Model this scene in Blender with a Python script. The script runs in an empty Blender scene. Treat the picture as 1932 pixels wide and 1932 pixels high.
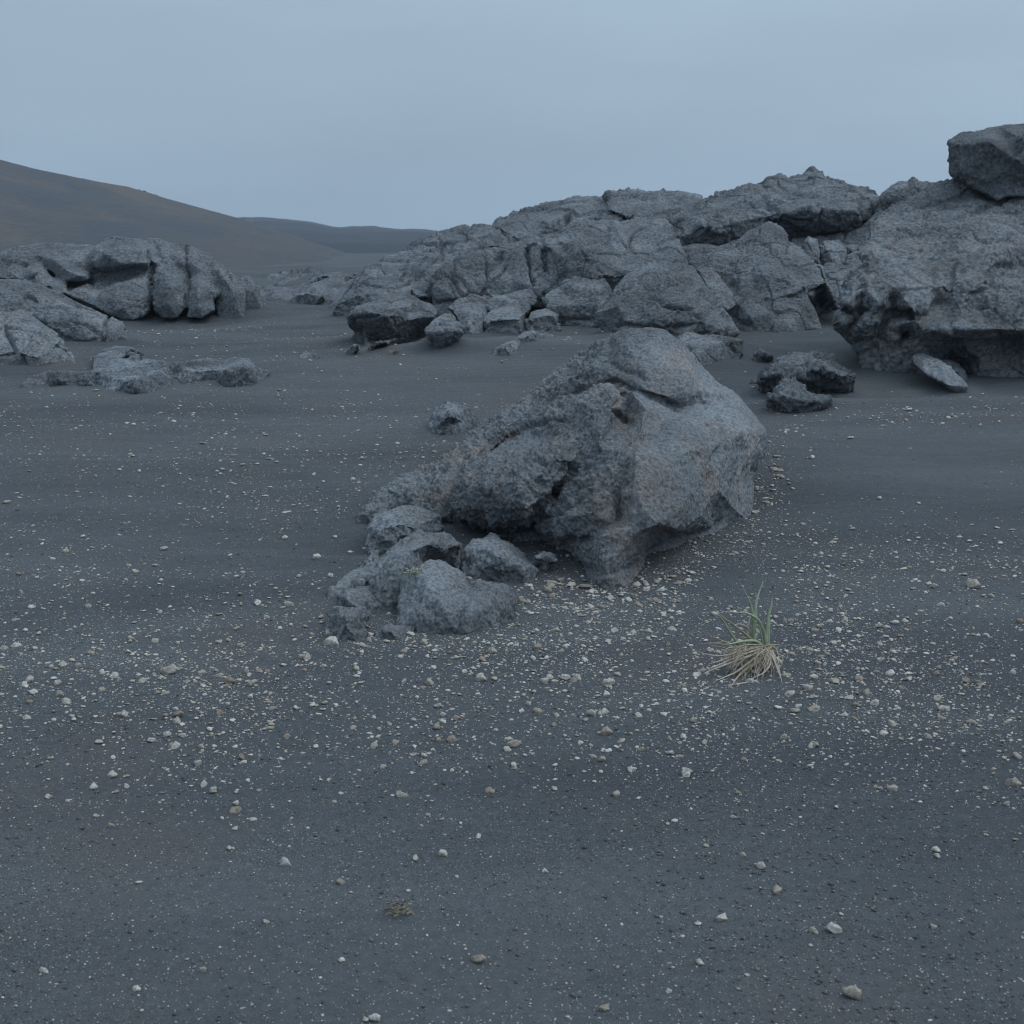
import bpy, bmesh, math, random
import numpy as np
from mathutils import Vector, Matrix
from mathutils.bvhtree import BVHTree
from mathutils.geometry import delaunay_2d_cdt

S = bpy.context.scene
COL = S.collection
R = math.radians

# ------------------------------------------------------------------ camera
PITCH = R(11.0); CAMZ = 1.6
F = 966 / math.tan(R(20))                 # focal length in units of a 1932 px frame
cd = bpy.data.cameras.new("camera"); cam = bpy.data.objects.new("camera", cd); COL.objects.link(cam)
cam.location = (0, 0, CAMZ); cam.rotation_euler = (R(90) - PITCH, 0, 0)
cd.sensor_width = 24; cd.sensor_fit = 'HORIZONTAL'; cd.lens = 12 / math.tan(R(20))
cd.clip_start = 0.05; cd.clip_end = 5000
cd.dof.use_dof = True; cd.dof.focus_distance = 7.0; cd.dof.aperture_fstop = 6.3
S.camera = cam

# ------------------------------------------------------------------ sky and light
SUN_EL, SUN_AZ = 48, 62                  # degrees; azimuth from +Y towards +X
W = bpy.data.worlds.new("World"); S.world = W; W.use_nodes = True
nt = W.node_tree; nt.nodes.clear()
N = nt.nodes.new; L = nt.links.new
out = N('ShaderNodeOutputWorld'); bg = N('ShaderNodeBackground'); L(bg.outputs[0], out.inputs[0])
tc = N('ShaderNodeTexCoord'); sep = N('ShaderNodeSeparateXYZ'); L(tc.outputs['Generated'], sep.inputs[0])
ramp = N('ShaderNodeValToRGB'); L(sep.outputs['Z'], ramp.inputs[0])
cr = ramp.color_ramp; cr.interpolation = 'EASE'
cr.elements[0].position = 0.0; cr.elements[0].color = (0.305, 0.410, 0.520, 1)
cr.elements[1].position = 1.0; cr.elements[1].color = (0.84, 1.06, 1.27, 1)
e = cr.elements.new(0.13); e.color = (0.352, 0.464, 0.576, 1)
e = cr.elements.new(0.22); e.color = (0.41, 0.54, 0.675, 1)
# a little brighter on the right, soft cloud mottling
mm = N('ShaderNodeMath'); mm.operation = 'MULTIPLY_ADD'; mm.inputs[1].default_value = 0.16; mm.inputs[2].default_value = 1.0
L(sep.outputs['X'], mm.inputs[0])
mp = N('ShaderNodeMapping'); mp.inputs['Scale'].default_value = (1.2, 1.2, 5); L(tc.outputs['Generated'], mp.inputs[0])
nz = N('ShaderNodeTexNoise'); nz.inputs['Scale'].default_value = 2.2; nz.inputs['Detail'].default_value = 3; L(mp.outputs[0], nz.inputs[0])
m2 = N('ShaderNodeMath'); m2.operation = 'MULTIPLY_ADD'; m2.inputs[1].default_value = 0.34; m2.inputs[2].default_value = 0.83
L(nz.outputs['Fac'], m2.inputs[0])
m3 = N('ShaderNodeMath'); m3.operation = 'MULTIPLY'; L(mm.outputs[0], m3.inputs[0]); L(m2.outputs[0], m3.inputs[1])
vs = N('ShaderNodeVectorMath'); vs.operation = 'SCALE'; L(ramp.outputs[0], vs.inputs[0]); L(m3.outputs[0], vs.inputs['Scale'])
sky = N('ShaderNodeTexSky'); sky.sky_type = 'NISHITA'; sky.sun_disc = False
sky.sun_elevation = R(SUN_EL); sky.sun_rotation = R(SUN_AZ); sky.air_density = 1.5; sky.dust_density = 3
vk = N('ShaderNodeVectorMath'); vk.operation = 'SCALE'; L(sky.outputs[0], vk.inputs[0]); vk.inputs['Scale'].default_value = 0.06
mx = N('ShaderNodeMix'); mx.data_type = 'RGBA'; mx.inputs[0].default_value = 0.04
L(vs.outputs[0], mx.inputs[6]); L(vk.outputs[0], mx.inputs[7]); L(mx.outputs[2], bg.inputs[0])
bg.inputs[1].default_value = 1.0

sd = bpy.data.lights.new("sun", 'SUN'); sd.energy = 1.15; sd.angle = R(40); sd.color = (0.93, 0.98, 1.0)
sun = bpy.data.objects.new("sun", sd); COL.objects.link(sun)
dv = Vector((math.sin(R(SUN_AZ)) * math.cos(R(SUN_EL)), math.cos(R(SUN_AZ)) * math.cos(R(SUN_EL)) * -0.35, math.sin(R(SUN_EL))))
sun.rotation_euler = dv.to_track_quat('Z', 'Y').to_euler()
vsn = S.view_settings; vsn.view_transform = 'Standard'; vsn.look = 'None'; vsn.exposure = 0.0; vsn.gamma = 1
S.cycles.max_bounces = 6; S.cycles.diffuse_bounces = 4; S.cycles.volume_bounces = 1
S.cycles.filter_width = 1.1; S.cycles.use_denoising = True; S.cycles.denoiser = 'OPENIMAGEDENOISE'; S.cycles.denoising_input_passes = 'RGB_ALBEDO_NORMAL'

# ------------------------------------------------------------------ vector noise
_rng = np.random.default_rng(7)
PERM = _rng.permutation(4096).astype(np.int64)
GR = _rng.normal(size=(4096, 3)); GR /= np.linalg.norm(GR, axis=1)[:, None]; GR = GR.astype(np.float32)
def _h(i, j, k):
    return PERM[(PERM[(PERM[i & 4095] + j) & 4095] + k) & 4095]
def perlin(P):
    P = np.asarray(P, np.float32); i0 = np.floor(P).astype(np.int64); f = P - i0
    w = f * f * f * (f * (f * 6 - 15) + 10); r = 0
    for a in (0, 1):
        wa = w[:, 0] if a else 1 - w[:, 0]
        for b in (0, 1):
            wb = w[:, 1] if b else 1 - w[:, 1]
            for c in (0, 1):
                wc = w[:, 2] if c else 1 - w[:, 2]
                g = GR[_h(i0[:, 0] + a, i0[:, 1] + b, i0[:, 2] + c)]
                d = g[:, 0] * (f[:, 0] - a) + g[:, 1] * (f[:, 1] - b) + g[:, 2] * (f[:, 2] - c)
                r = r + wa * wb * wc * d
    return r * 1.6
def fbm(P, octv=4, gain=0.5, lac=2.03):
    r = 0; a = 1.0; P = np.asarray(P, np.float32)
    for k in range(octv):
        r = r + a * perlin(P + 17.3 * k); P = P * lac; a *= gain
    return r
def ridged(P, octv=4, gain=0.5):
    r = 0; a = 1.0; P = np.asarray(P, np.float32)
    for k in range(octv):
        r = r + a * (1 - np.abs(perlin(P + 9.1 * k)) * 2.2); P = P * 2.1; a *= gain
    return r
def worley(P):
    """distance to the nearest jittered cell point, distance to the second, random of nearest"""
    P = np.asarray(P, np.float32); i0 = np.floor(P).astype(np.int64)
    d1 = np.full(len(P), 9.0, np.float32); d2 = d1.copy(); idn = np.zeros(len(P), np.int64)
    for a in (-1, 0, 1):
        for b in (-1, 0, 1):
            for c in (-1, 0, 1):
                h = _h(i0[:, 0] + a, i0[:, 1] + b, i0[:, 2] + c)
                q = np.stack([i0[:, 0] + a, i0[:, 1] + b, i0[:, 2] + c], 1) + 0.5 + 0.5 * GR[h]
                d = np.linalg.norm(P - q, axis=1)
                m = d < d1
                d2 = np.where(m, d1, np.minimum(d2, d)); idn = np.where(m, h, idn); d1 = np.where(m, d, d1)
    return d1, d2, idn
def sstep(a, b, x):
    t = np.clip((x - a) / (b - a), 0, 1); return t * t * (3 - 2 * t)

# ------------------------------------------------------------------ view helpers (frame units -> places in the world)
cp, sp_ = math.cos(PITCH), math.sin(PITCH)
def ray(u, v):
    a = (u - 966) / F; b = (966 - v) / F
    return np.array([a, cp + b * sp_, -sp_ + b * cp])
def at(u, v, y):
    r = ray(u, v); return np.array([0, 0, CAMZ]) + r * (y / r[1])
def project(P):
    d = P - np.array([0, 0, CAMZ]); z = d[:, 1] * cp - d[:, 2] * sp_; z = np.maximum(z, 1e-3)
    return 966 + F * d[:, 0] / z, 966 - F * (d[:, 1] * sp_ + d[:, 2] * cp) / z
def gbase(y):
    return 0.04 * (y - 6) * sstep(4.5, 8.5, y) * (y < 30) + (y >= 30) * (0.96 - 1.1 * sstep(30, 70, y))
BANK = [None]; BX0, BY0, BC = -11.0, 3.0, 0.04
BUMPS = []   # x, y, rx, ry, angle, height
def bump(u, v, rx, ry, ang, h):
    """a sand drift centred where this place of the frame meets the plain"""
    r = ray(u, v); ys = np.linspace(1.5, 60, 4000); zz = CAMZ + r[2] / r[1] * ys
    k = int(np.argmax(zz < gbase(ys))); BUMPS.append((r[0] / r[1] * ys[k], ys[k], rx, ry, R(ang), h))
bump(1780, 850, 2.2, 1.3, 8, 0.20)       # bank on the right behind the boulder
bump(1560, 930, 0.8, 0.9, 0, 0.07)
bump(1932, 1300, 1.6, 1.0, 20, 0.05)
bump(1000, 1850, 2.4, 0.35, 12, -0.03)
bump(1750, 1700, 0.9, 0.22, 35, 0.035)
bump(480, 1120, 0.9, 0.35, -12, 0.06)     # drift left of the boulder
bump(620, 1040, 0.35, 0.25, 0, -0.04)
bump(760, 640, 0.9, 1.6, 0, -0.05)
bump(960, 680, 2.4, 1.6, 15, 0.20)        # tongue of sand before the block pile
bump(330, 600, 1.5, 1.2, 0, -0.12)        # scour before the left outcrop
bump(1400, 690, 1.2, 1.5, 0, 0.06)
bump(1650, 760, 1.2, 0.8, 0, -0.03)
bump(100, 860, 2.0, 1.4, 10, 0.05)
bump(1150, 1105, 0.5, 0.25, 10, -0.05)    # scour under the boulder
bump(300, 1500, 1.2, 0.35, -8, -0.025)
bump(1760, 790, 2.0, 0.55, 6, 0.12)
bump(520, 1062, 0.75, 0.16, -12, 0.045)
bump(1850, 1560, 0.8, 0.14, 28, 0.03)
bump(700, 1700, 1.2, 0.14, 10, 0.02)
bump(250, 900, 1.6, 0.4, 8, 0.05)
bump(500, 720, 1.8, 0.8, -5, 0.06)
def gz(x, y):
    x = np.asarray(x, np.float64); y = np.asarray(y, np.float64)
    z = gbase(y)
    for bx, by, rx, ry, a, h in BUMPS:
        dx, dy = x - bx, y - by; c, s = math.cos(a), math.sin(a)
        p = (dx * c + dy * s) / rx; q = (-dx * s + dy * c) / ry
        z = z + h * np.exp(-(p * p + q * q))
    sh = z.shape; P = np.stack([x.ravel() * 0.45, y.ravel() * 0.45, np.zeros(x.size)], 1)
    fade = 1 - sstep(60, 120, y)
    z = z + (0.04 * fbm(P, 3)).reshape(sh) * fade
    # long low wind ripples across the open sand
    wq = np.stack([x.ravel() * 0.5, y.ravel() * 0.9, np.zeros(x.size) + 3], 1); wp = fbm(wq, 2).reshape(sh)
    z = z + 0.0065 * np.sin((y * 1.0 - x * 0.22 + 0.55 * wp) * 14.0) * np.clip(0.35 + 1.4 * wp, 0, 1) * sstep(6.5, 8.5, y) * (1 - sstep(14, 20, y))
    if BANK[0] is not None:
        g_ = BANK[0]; fx = (x - BX0) / BC - 0.5; fy = (y - BY0) / BC - 0.5
        inside = (fx > 0) & (fy > 0) & (fx < g_.shape[0] - 2) & (fy < g_.shape[1] - 2)
        i_ = np.clip(fx, 0, g_.shape[0] - 2).astype(int); j_ = np.clip(fy, 0, g_.shape[1] - 2).astype(int); a_ = np.clip(fx - i_, 0, 1); b_ = np.clip(fy - j_, 0, 1)
        z = z + inside * ((g_[i_, j_] * (1 - a_) + g_[i_ + 1, j_] * a_) * (1 - b_) + (g_[i_, j_ + 1] * (1 - a_) + g_[i_ + 1, j_ + 1] * a_) * b_)
    z = z + 0.007 * np.sin((y * 0.9 - x * 0.5 + 0.5 * wp) * 7.0) * (1 - sstep(5.5, 7.5, y))
    return z
_ys = np.concatenate([np.linspace(1.6, 30, 1500), np.linspace(30.1, 90, 300)])
def gy(u, v, h=0.0):
    r = ray(u, v); zz = CAMZ + r[2] / r[1] * _ys; g = gz(r[0] / r[1] * _ys, _ys) + h
    m = zz < g
    if not m.any(): return 40.0
    k = int(np.argmax(m))
    if k == 0: return float(_ys[0])
    d0 = zz[k-1] - g[k-1]; d1 = zz[k] - g[k]
    return float(_ys[k-1] + (_ys[k] - _ys[k-1]) * d0 / (d0 - d1))

# ------------------------------------------------------------------ materials
def nmat(name):
    m = bpy.data.materials.new(name); m.use_nodes = True; t = m.node_tree; t.nodes.clear()
    o = t.nodes.new('ShaderNodeOutputMaterial'); b = t.nodes.new('ShaderNodeBsdfPrincipled')
    t.links.new(b.outputs[0], o.inputs[0]); b.inputs['Roughness'].default_value = 0.9
    b.inputs['Specular IOR Level'].default_value = 0.25
    return m, t, b
def noise(t, vec, scale, detail=4, rough=0.55, off=None, st=None):
    n = t.nodes.new('ShaderNodeTexNoise'); n.inputs['Scale'].default_value = scale
    n.inputs['Detail'].default_value = detail; n.inputs['Roughness'].default_value = rough
    if off or st:
        q = t.nodes.new('ShaderNodeMapping'); t.links.new(vec, q.inputs[0]); vec = q.outputs[0]
        if off: q.inputs['Location'].default_value = off
        if st: q.inputs['Scale'].default_value = st
    t.links.new(vec, n.inputs['Vector']); return n.outputs['Fac']
def rampn(t, fac, stops):
    r = t.nodes.new('ShaderNodeValToRGB'); t.links.new(fac, r.inputs[0]); c = r.color_ramp
    while len(c.elements) < len(stops): c.elements.new(0.5)
    for e_, (p, col) in zip(c.elements, stops):
        e_.position = p; e_.color = (col, col, col, 1) if isinstance(col, (int, float)) else (*col, 1)
    return r.outputs[0]
def mixc(t, fac, a, b, mode='MIX'):
    m = t.nodes.new('ShaderNodeMix'); m.data_type = 'RGBA'; m.blend_type = mode
    for k, s in ((0, fac), (6, a), (7, b)):
        if isinstance(s, (int, float)): m.inputs[k].default_value = s
        elif isinstance(s, tuple): m.inputs[k].default_value = (*s, 1)
        else: t.links.new(s, m.inputs[k])
    return m.outputs[2]
def math2(t, op, a, b=None):
    m = t.nodes.new('ShaderNodeMath'); m.operation = op
    for k, s in ((0, a), (1, b)):
        if s is None: continue
        if isinstance(s, (int, float)): m.inputs[k].default_value = s
        else: t.links.new(s, m.inputs[k])
    return m.outputs[0]
def bumpn(t, h, strength, dist, prev=None):
    b = t.nodes.new('ShaderNodeBump'); b.inputs['Strength'].default_value = strength; b.inputs['Distance'].default_value = dist
    t.links.new(h, b.inputs['Height'])
    if prev is not None: t.links.new(prev, b.inputs['Normal'])
    return b.outputs[0]

def rock_mat(name, base, fine=55, warm=0.35, warmcol=(0.22, 0.20, 0.19), contrast=1.0, pits=28, streak=None, bstr=1.0, speck=0.5):
    m, t, b = nmat(name)
    tc = t.nodes.new('ShaderNodeTexCoord'); V = tc.outputs['Object']
    k = contrast
    dark = tuple(c * (1 - 0.46 * k) for c in base); lite = tuple(c * (1 + 0.40 * k) for c in base)
    n1 = noise(t, V, fine, 6, 0.72, st=streak)
    c1 = rampn(t, n1, [(0.38, dark), (0.5, base), (0.62, lite)])
    n2 = noise(t, V, 3.1, 4, 0.6, off=(3, 1, 7))
    c2 = mixc(t, rampn(t, n2, [(0.48, 0.0), (0.66, warm)]), c1, mixc(t, 1.0, c1, tuple(w / bb for w, bb in zip(warmcol, base)), 'MULTIPLY'))
    n3 = noise(t, V, 1.4, 3, 0.5, off=(9, 4, 2))
    c3 = mixc(t, 1.0, c2, rampn(t, n3, [(0.3, 0.80), (0.7, 1.18)]), 'MULTIPLY')
    # light mineral grains
    vo = t.nodes.new('ShaderNodeTexVoronoi'); vo.inputs['Scale'].default_value = fine * 1.6; t.links.new(V, vo.inputs['Vector'])
    sx = t.nodes.new('ShaderNodeSeparateColor'); t.links.new(vo.outputs['Color'], sx.inputs[0])
    gr = math2(t, 'MULTIPLY', rampn(t, sx.outputs[0], [(0.86, 0.0), (0.95, 1.0)]), rampn(t, vo.outputs['Distance'], [(0.15, speck), (0.45, 0.0)]))
    c4 = mixc(t, gr, c3, (0.30, 0.30, 0.29))
    t.links.new(c4, b.inputs['Base Color'])
    vp = t.nodes.new('ShaderNodeTexVoronoi'); vp.inputs['Scale'].default_value = pits; t.links.new(V, vp.inputs['Vector'])
    ph = rampn(t, vp.outputs['Distance'], [(0.08, 0.0), (0.42, 1.0)])
    h1 = noise(t, V, fine * 0.9, 8, 0.78, off=(1, 5, 2), st=streak)
    h = math2(t, 'ADD', math2(t, 'MULTIPLY', ph, 0.30), h1)
    rg = rampn(t, noise(t, V, 2.0, 3, 0.5, off=(6, 2, 11)), [(0.38, 0.35), (0.62, 1.0)])
    h = math2(t, 'MULTIPLY', h, rg)
    t.links.new(bumpn(t, h, 1.0 * bstr, 2.0 / fine), b.inputs['Normal'])
    b.inputs['Roughness'].default_value = 0.95
    return m
M_MAIN = rock_mat("boulder_stone", (0.182, 0.196, 0.210), fine=62, warm=0.7, warmcol=(0.232, 0.200, 0.184), bstr=0.85, contrast=.95)
M_NEAR = rock_mat("rubble_stone", (0.178, 0.192, 0.206), fine=60, warm=0.25, bstr=0.9, contrast=1.0)
M_FARR = rock_mat("outcrop_stone", (0.176, 0.192, 0.209), fine=26, warm=0.3, pits=12, streak=(1, 1, 1.5), bstr=1.0, contrast=1.0)
M_RIGHT = rock_mat("porous_stone", (0.176, 0.190, 0.204), fine=30, warm=0.45, pits=14, warmcol=(0.210, 0.180, 0.170), bstr=0.8)
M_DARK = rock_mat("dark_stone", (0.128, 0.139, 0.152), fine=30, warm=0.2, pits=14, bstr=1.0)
M_CRUST = rock_mat("crust_stone", (0.225, 0.245, 0.268), fine=30, warm=0.1, pits=26, bstr=1.3)
M_PALE = rock_mat("hazy_stone", (0.170, 0.186, 0.203), fine=20, warm=0.1, pits=16, bstr=0.9, contrast=0.7)

# ------------------------------------------------------------------ object helpers
def tag(o, label=None, cat=None, group=None, kind=None):
    if label: o['label'] = label
    if cat: o['category'] = cat
    if group: o['group'] = group
    if kind: o['kind'] = kind
    return o
def mesh_np(name, V, faces_flat, sizes, mat, smooth=True):
    me = bpy.data.meshes.new(name); V = np.asarray(V, np.float32)
    me.vertices.add(len(V)); me.vertices.foreach_set('co', V.ravel())
    ff = np.asarray(faces_flat, np.int32).ravel(); sizes = np.asarray(sizes, np.int32)
    me.loops.add(len(ff)); me.loops.foreach_set('vertex_index', ff)
    st = np.concatenate([[0], np.cumsum(sizes)[:-1]]).astype(np.int32)
    me.polygons.add(len(sizes)); me.polygons.foreach_set('loop_start', st)
    try: me.polygons.foreach_set('loop_total', sizes)
    except Exception: pass
    me.update(calc_edges=True); me.validate()
    me.polygons.foreach_set('use_smooth', np.full(len(me.polygons), smooth))
    if mat: me.materials.append(mat)
    return me

# ------------------------------------------------------------------ rocks
ZM = {0: (0, 0, 1), 1: (0, 386.4, .36), 2: (618.2, 309.1, .36), 3: (1236.5, 193.2, .36), 4: (579.6, 579.6, .48), 5: (1197.8, 1043.3, .2)}
KSH = [1.0]; YOFF = [0.0]
def gy0(u, v):
    r = ray(u, v); ys = np.linspace(1.6, 29.9, 3000); m = CAMZ + r[2] / r[1] * ys < gbase(ys)
    return float(ys[int(np.argmax(m))]) if m.any() else None
def kshift(lumps):
    q = []
    for l in lumps:
        ox, oy, k = ZM[l[0]]
        for p in l[1]:
            if len(p) > 2 and p[2] is None: q.append((oy + p[1] * k, ox + p[0] * k))
    q = sorted(q, reverse=True)[:4]; rr = []
    for v, u in q:
        a = gy0(u, v)
        if a: rr.append(gy(u, v) / a)
    return min(1.08, max(0.9, sum(rr) / len(rr))) if rr else 1.0
def _res(z, p, ydef):
    ox, oy, k = ZM[z]; u, v = ox + p[0] * k, oy + p[1] * k
    d = p[2] if len(p) > 2 else ydef
    if d is None or d == 'g':
        y = gy(u, v); v += (0.012 + 0.0028 * y) * F / y        # its foot goes into the sand
    elif isinstance(d, tuple): y = gy(u, v, d[0])       # so high above the sand
    else:
        y = d * KSH[0] - YOFF[0]; yg = gy(u, v)
        if yg < 39: y = min(y, yg - 0.006 * yg - 0.04)
    return u, v, y
def lump(bm, z, outline, inner=(), T=0.5, y=None, bulge=0.0, shrink=0.62, root=1.0):
    """a solid piece of rock: its visible relief, sides running back and a smaller rear face"""
    O = [_res(z, p, y) for p in outline]
    I = [_res(z, p, y) for p in inner]
    if bulge:
        cu = sum(p[0] for p in O) / len(O); cv = sum(p[1] for p in O) / len(O); cy = sum(p[2] for p in O) / len(O)
        for s, kk in ((0.86, 0.55), (0.6, 0.85)):
            for p in O:
                I.append((cu + (p[0] - cu) * s, cv + (p[1] - cv) * s, cy + (p[2] - cy) * s - bulge * kk))
        I.append((cu, cv, cy - bulge))
    for k_, p in enumerate(outline):
        if (p[2] if len(p) > 2 else y) is None:
            u, v, yg = O[k_]; yi = yg - bulge * 0.6
            if inner:
                q = min(I[:len(inner)], key=lambda t_: (t_[0] - u) ** 2 + (t_[1] - v) ** 2); yi = q[2]
            if yi < yg:
                y2 = yg - root * (yg - yi); x2 = (u - 966) / F * (y2 / ray(u, v)[1]); z2 = float(gz(x2, y2)) - 0.012 - 0.0028 * y2
                uu, vv = project(np.array([[x2, y2, z2]])); O[k_] = (float(uu[0]), float(vv[0]), y2)
    n = len(O); pts = O + I
    vs2 = [Vector((p[0], -p[1])) for p in pts]
    edges = [(i, (i + 1) % n) for i in range(n)]
    r = delaunay_2d_cdt(vs2, edges, [], 1, 1e-4)
    wv = []
    for co, orig in zip(r[0], r[3]):
        if orig: yy = pts[orig[0]][2]
        else:
            ds = sorted(((co.x - q.x) ** 2 + (co.y - q.y) ** 2 + 1e-6, k) for k, q in enumerate(vs2))[:3]
            yy = sum(pts[k][2] / d for d, k in ds) / sum(1 / d for d, k in ds)
        wv.append(bm.verts.new(at(co.x, -co.y, yy)))
    fmade = []
    for f in r[2]:
        try: fmade.append(bm.faces.new([wv[i] for i in f]))
        except ValueError: pass
    # boundary edges of the relief -> sides
    cu = sum(p[0] for p in O) / n; cv = sum(p[1] for p in O) / n; ym = sum(p[2] for p in O) / n
    c3 = at(cu, cv, ym + T)
    bd = [e_ for f in fmade for e_ in f.edges if len(e_.link_faces) == 1]
    ring1, ring2 = {}, {}
    for e_ in bd:
        for v_ in e_.verts:
            if v_ not in ring1:
                co = np.array(v_.co); d = co - np.array([0, 0, CAMZ]); k = (co[1] + (T * 0.45)) / co[1]
                a = np.array([0, 0, CAMZ]) + d * k; a = a + (c3 - a) * 0.05; ring1[v_] = bm.verts.new(a)
                k2 = (ym + T) / co[1]; b = np.array([0, 0, CAMZ]) + d * k2; b = c3 + (b - c3) * shrink; ring2[v_] = bm.verts.new(b)
    cap = bm.verts.new(at(cu, cv, ym + T * 1.1))
    for e_ in bd:
        a, b = e_.verts
        for q in ((a, b, ring1[b], ring1[a]), (ring1[a], ring1[b], ring2[b], ring2[a])):
            bm.faces.new(q)
        bm.faces.new((ring2[a], ring2[b], cap))

ROCKS = []
def rock(name, label, lumps, mat, vox=0.012, smooth=6, big=(1.6, 0.05), mid=(6, 0.02), fine=(25, 0.006), pit=(9, 0.0), strat=None,
         cracks=(), group=None, seed=0, crackw=0.02, cat='rock', facet=None, yoff=0.0, rough=None):
    bm = bmesh.new(); KSH[0] = kshift(lumps); YOFF[0] = yoff
    for l in lumps: lump(bm, *l[:2], **l[2])
    bmesh.ops.recalc_face_normals(bm, faces=bm.faces)
    me = bpy.data.meshes.new(name); bm.to_mesh(me); bm.free()
    o = bpy.data.objects.new(name, me); COL.objects.link(o)
    md = o.modifiers.new('r', 'REMESH'); md.mode = 'VOXEL'; md.voxel_size = vox
    if smooth:
        s = o.modifiers.new('s', 'SMOOTH'); s.factor = 0.6; s.iterations = smooth
    dg = bpy.context.evaluated_depsgraph_get(); dg.update()
    ev = o.evaluated_get(dg); m2_ = bpy.data.meshes.new_from_object(ev)
    o.modifiers.clear(); o.data = m2_; bpy.data.meshes.remove(me); m2_.name = name
    nv = len(m2_.vertices); P = np.empty(nv * 3, np.float32); m2_.vertices.foreach_get('co', P); P = P.reshape(-1, 3)
    Nn = np.empty(nv * 3, np.float32); m2_.vertices.foreach_get('normal', Nn); Nn = Nn.reshape(-1, 3)
    Q = P + seed * 3.7
    d = np.zeros(nv, np.float32)
    if facet:     # broken faces: cells pushed in or out with sharp steps between
        w = np.stack([fbm(Q * facet[0] * 0.8 + 50 * k, 2) for k in (1, 2, 3)], 1) * 0.35
        f1, f2, idn = worley(Q * facet[0] + w)
        d += facet[1] * ((idn % 97) / 97 - 0.5) * sstep(0.0, 0.10, f2 - f1) - facet[1] * 0.9 * (1 - sstep(0.0, 0.07, f2 - f1))
    if big[1]: d += big[1] * fbm(Q * big[0], 3)
    mk = 0.30 + 0.95 * sstep(-0.35, 0.45, fbm(Q * 1.7 + 20, 2)) if vox > 0.007 else 0.55 + 0.6 * sstep(-0.35, 0.45, fbm(Q * 2.6 + 20, 2))
    if rough: mk = rough(P) * (0.7 + 0.5 * mk)
    if mid[1]:
        Qm = Q * np.array(strat if strat else (1, 1, 1), np.float32)
        d += mk * mid[1] * (0.6 * (ridged(Qm * mid[0], 3, 0.5) - 1.0) + 0.9 * fbm(Qm * mid[0] * 1.7 + 5, 4, 0.6))
    if fine[1]: d += mk * fine[1] * (fbm(Q * fine[0], 4, 0.7) - 0.5 * np.abs(perlin(Q * fine[0] * 1.9 + 3)))
    if pit[1]:
        f1, f2, idn = worley(Q * pit[0]); sel = (idn % 5 < 3)
        d -= pit[1] * sel * (1 - sstep(0.12, 0.42, f1))
        f1, f2, idn = worley(Q * pit[0] * 2.7); sel = (idn % 5 < 3)
        d -= pit[1] * 0.5 * sel * (1 - sstep(0.12, 0.45, f1))
    if cracks:
        U, Vv = project(P); U = U + 5 * perlin(P * 9); Vv = Vv + 5 * perlin(P * 9 + 40)
        front = Nn[:, 1] < 0.25
        for z, pl, wpx, dep in cracks:
            ox, oy, k = ZM[z]; best = np.full(nv, 1e9)
            for a, b in zip(pl[:-1], pl[1:]):
                ax, ay, bx, by = ox + a[0]*k, oy + a[1]*k, ox + b[0]*k, oy + b[1]*k
                t_ = np.clip(((U - ax)*(bx - ax) + (Vv - ay)*(by - ay)) / ((bx-ax)**2 + (by-ay)**2), 0, 1)
                best = np.minimum(best, np.hypot(U - ax - t_*(bx-ax), Vv - ay - t_*(by-ay)))
            d -= dep * np.exp(-(best / (wpx * k)) ** 2) * front
    P2 = P + Nn * d[:, None]
    base = P2.mean(0); lo = P2[:, 2].min(); base[2] = max(lo, float(gz(base[0], base[1])) - 0.05)
    P2 = P2 - base
    m2_.vertices.foreach_set('co', P2.astype(np.float32).ravel()); m2_.update()
    m2_.polygons.foreach_set('use_smooth', np.ones(len(m2_.polygons), bool))
    m2_.materials.clear(); m2_.materials.append(mat); o.location = base
    tag(o, label, cat, group); ROCKS.append(o)
    return o
D = dict

# --- the boulder in the middle
A_ = ([(640,600,8.0),(640,520,8.25),(700,455,8.35),(780,395,8.4),(870,330,8.45),(980,250,8.45),(1100,160,8.4),(1180,112,8.35),(1255,84,8.3),(1310,90,8.3),(1350,84,8.3),(1400,97,8.3),(1460,135,8.3),(1530,200,8.3),(1600,288,8.25),
       (1700,350,8.2),(1690,500,7.95),(1400,560,7.8),(1100,520,7.9),(850,600,8.0)],
      [(1000,300,8.1),(1120,230,8.05),(1260,160,8.02),(1390,150,8.08),(1480,230,7.95),(1330,250,7.8),(1200,265,7.95),(1540,330,7.9),(1420,350,7.7),(1290,320,7.72),(1000,400,8.0),(760,470,8.05),(860,420,8.15)])
B_ = ([(800,520,7.85),(850,445,7.9),(920,395,7.85),(1010,345,7.8),(1100,308,7.75),(1190,290,7.7),(1260,310,7.65),(1330,352,7.65),(1445,400,7.7),(1490,520,7.4),(1400,700,7.1),(1300,860,6.95),(1240,960,6.95),(1165,1098,None),(1090,1062,None),(1080,990,7.0),
       (1000,935,7.0),(900,885,7.05),(880,800,7.1),(940,700,7.2),(880,620,7.5)],
      [(1190,325,7.38),(1070,360,7.42),(1330,395,7.28),(980,430,7.5),(1120,430,7.25),(1200,410,7.22),(1245,440,7.5),(1300,450,7.22),(1310,490,7.0),(1150,540,6.98),(1230,560,6.84),(1190,700,6.70),(1130,800,6.62),(1060,730,6.84),
       (1020,830,6.72),(1120,900,6.64),(1215,880,6.62),(1150,1000,6.66),(1000,900,6.76),(1050,600,7.1),(1100,640,6.9)])
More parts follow.
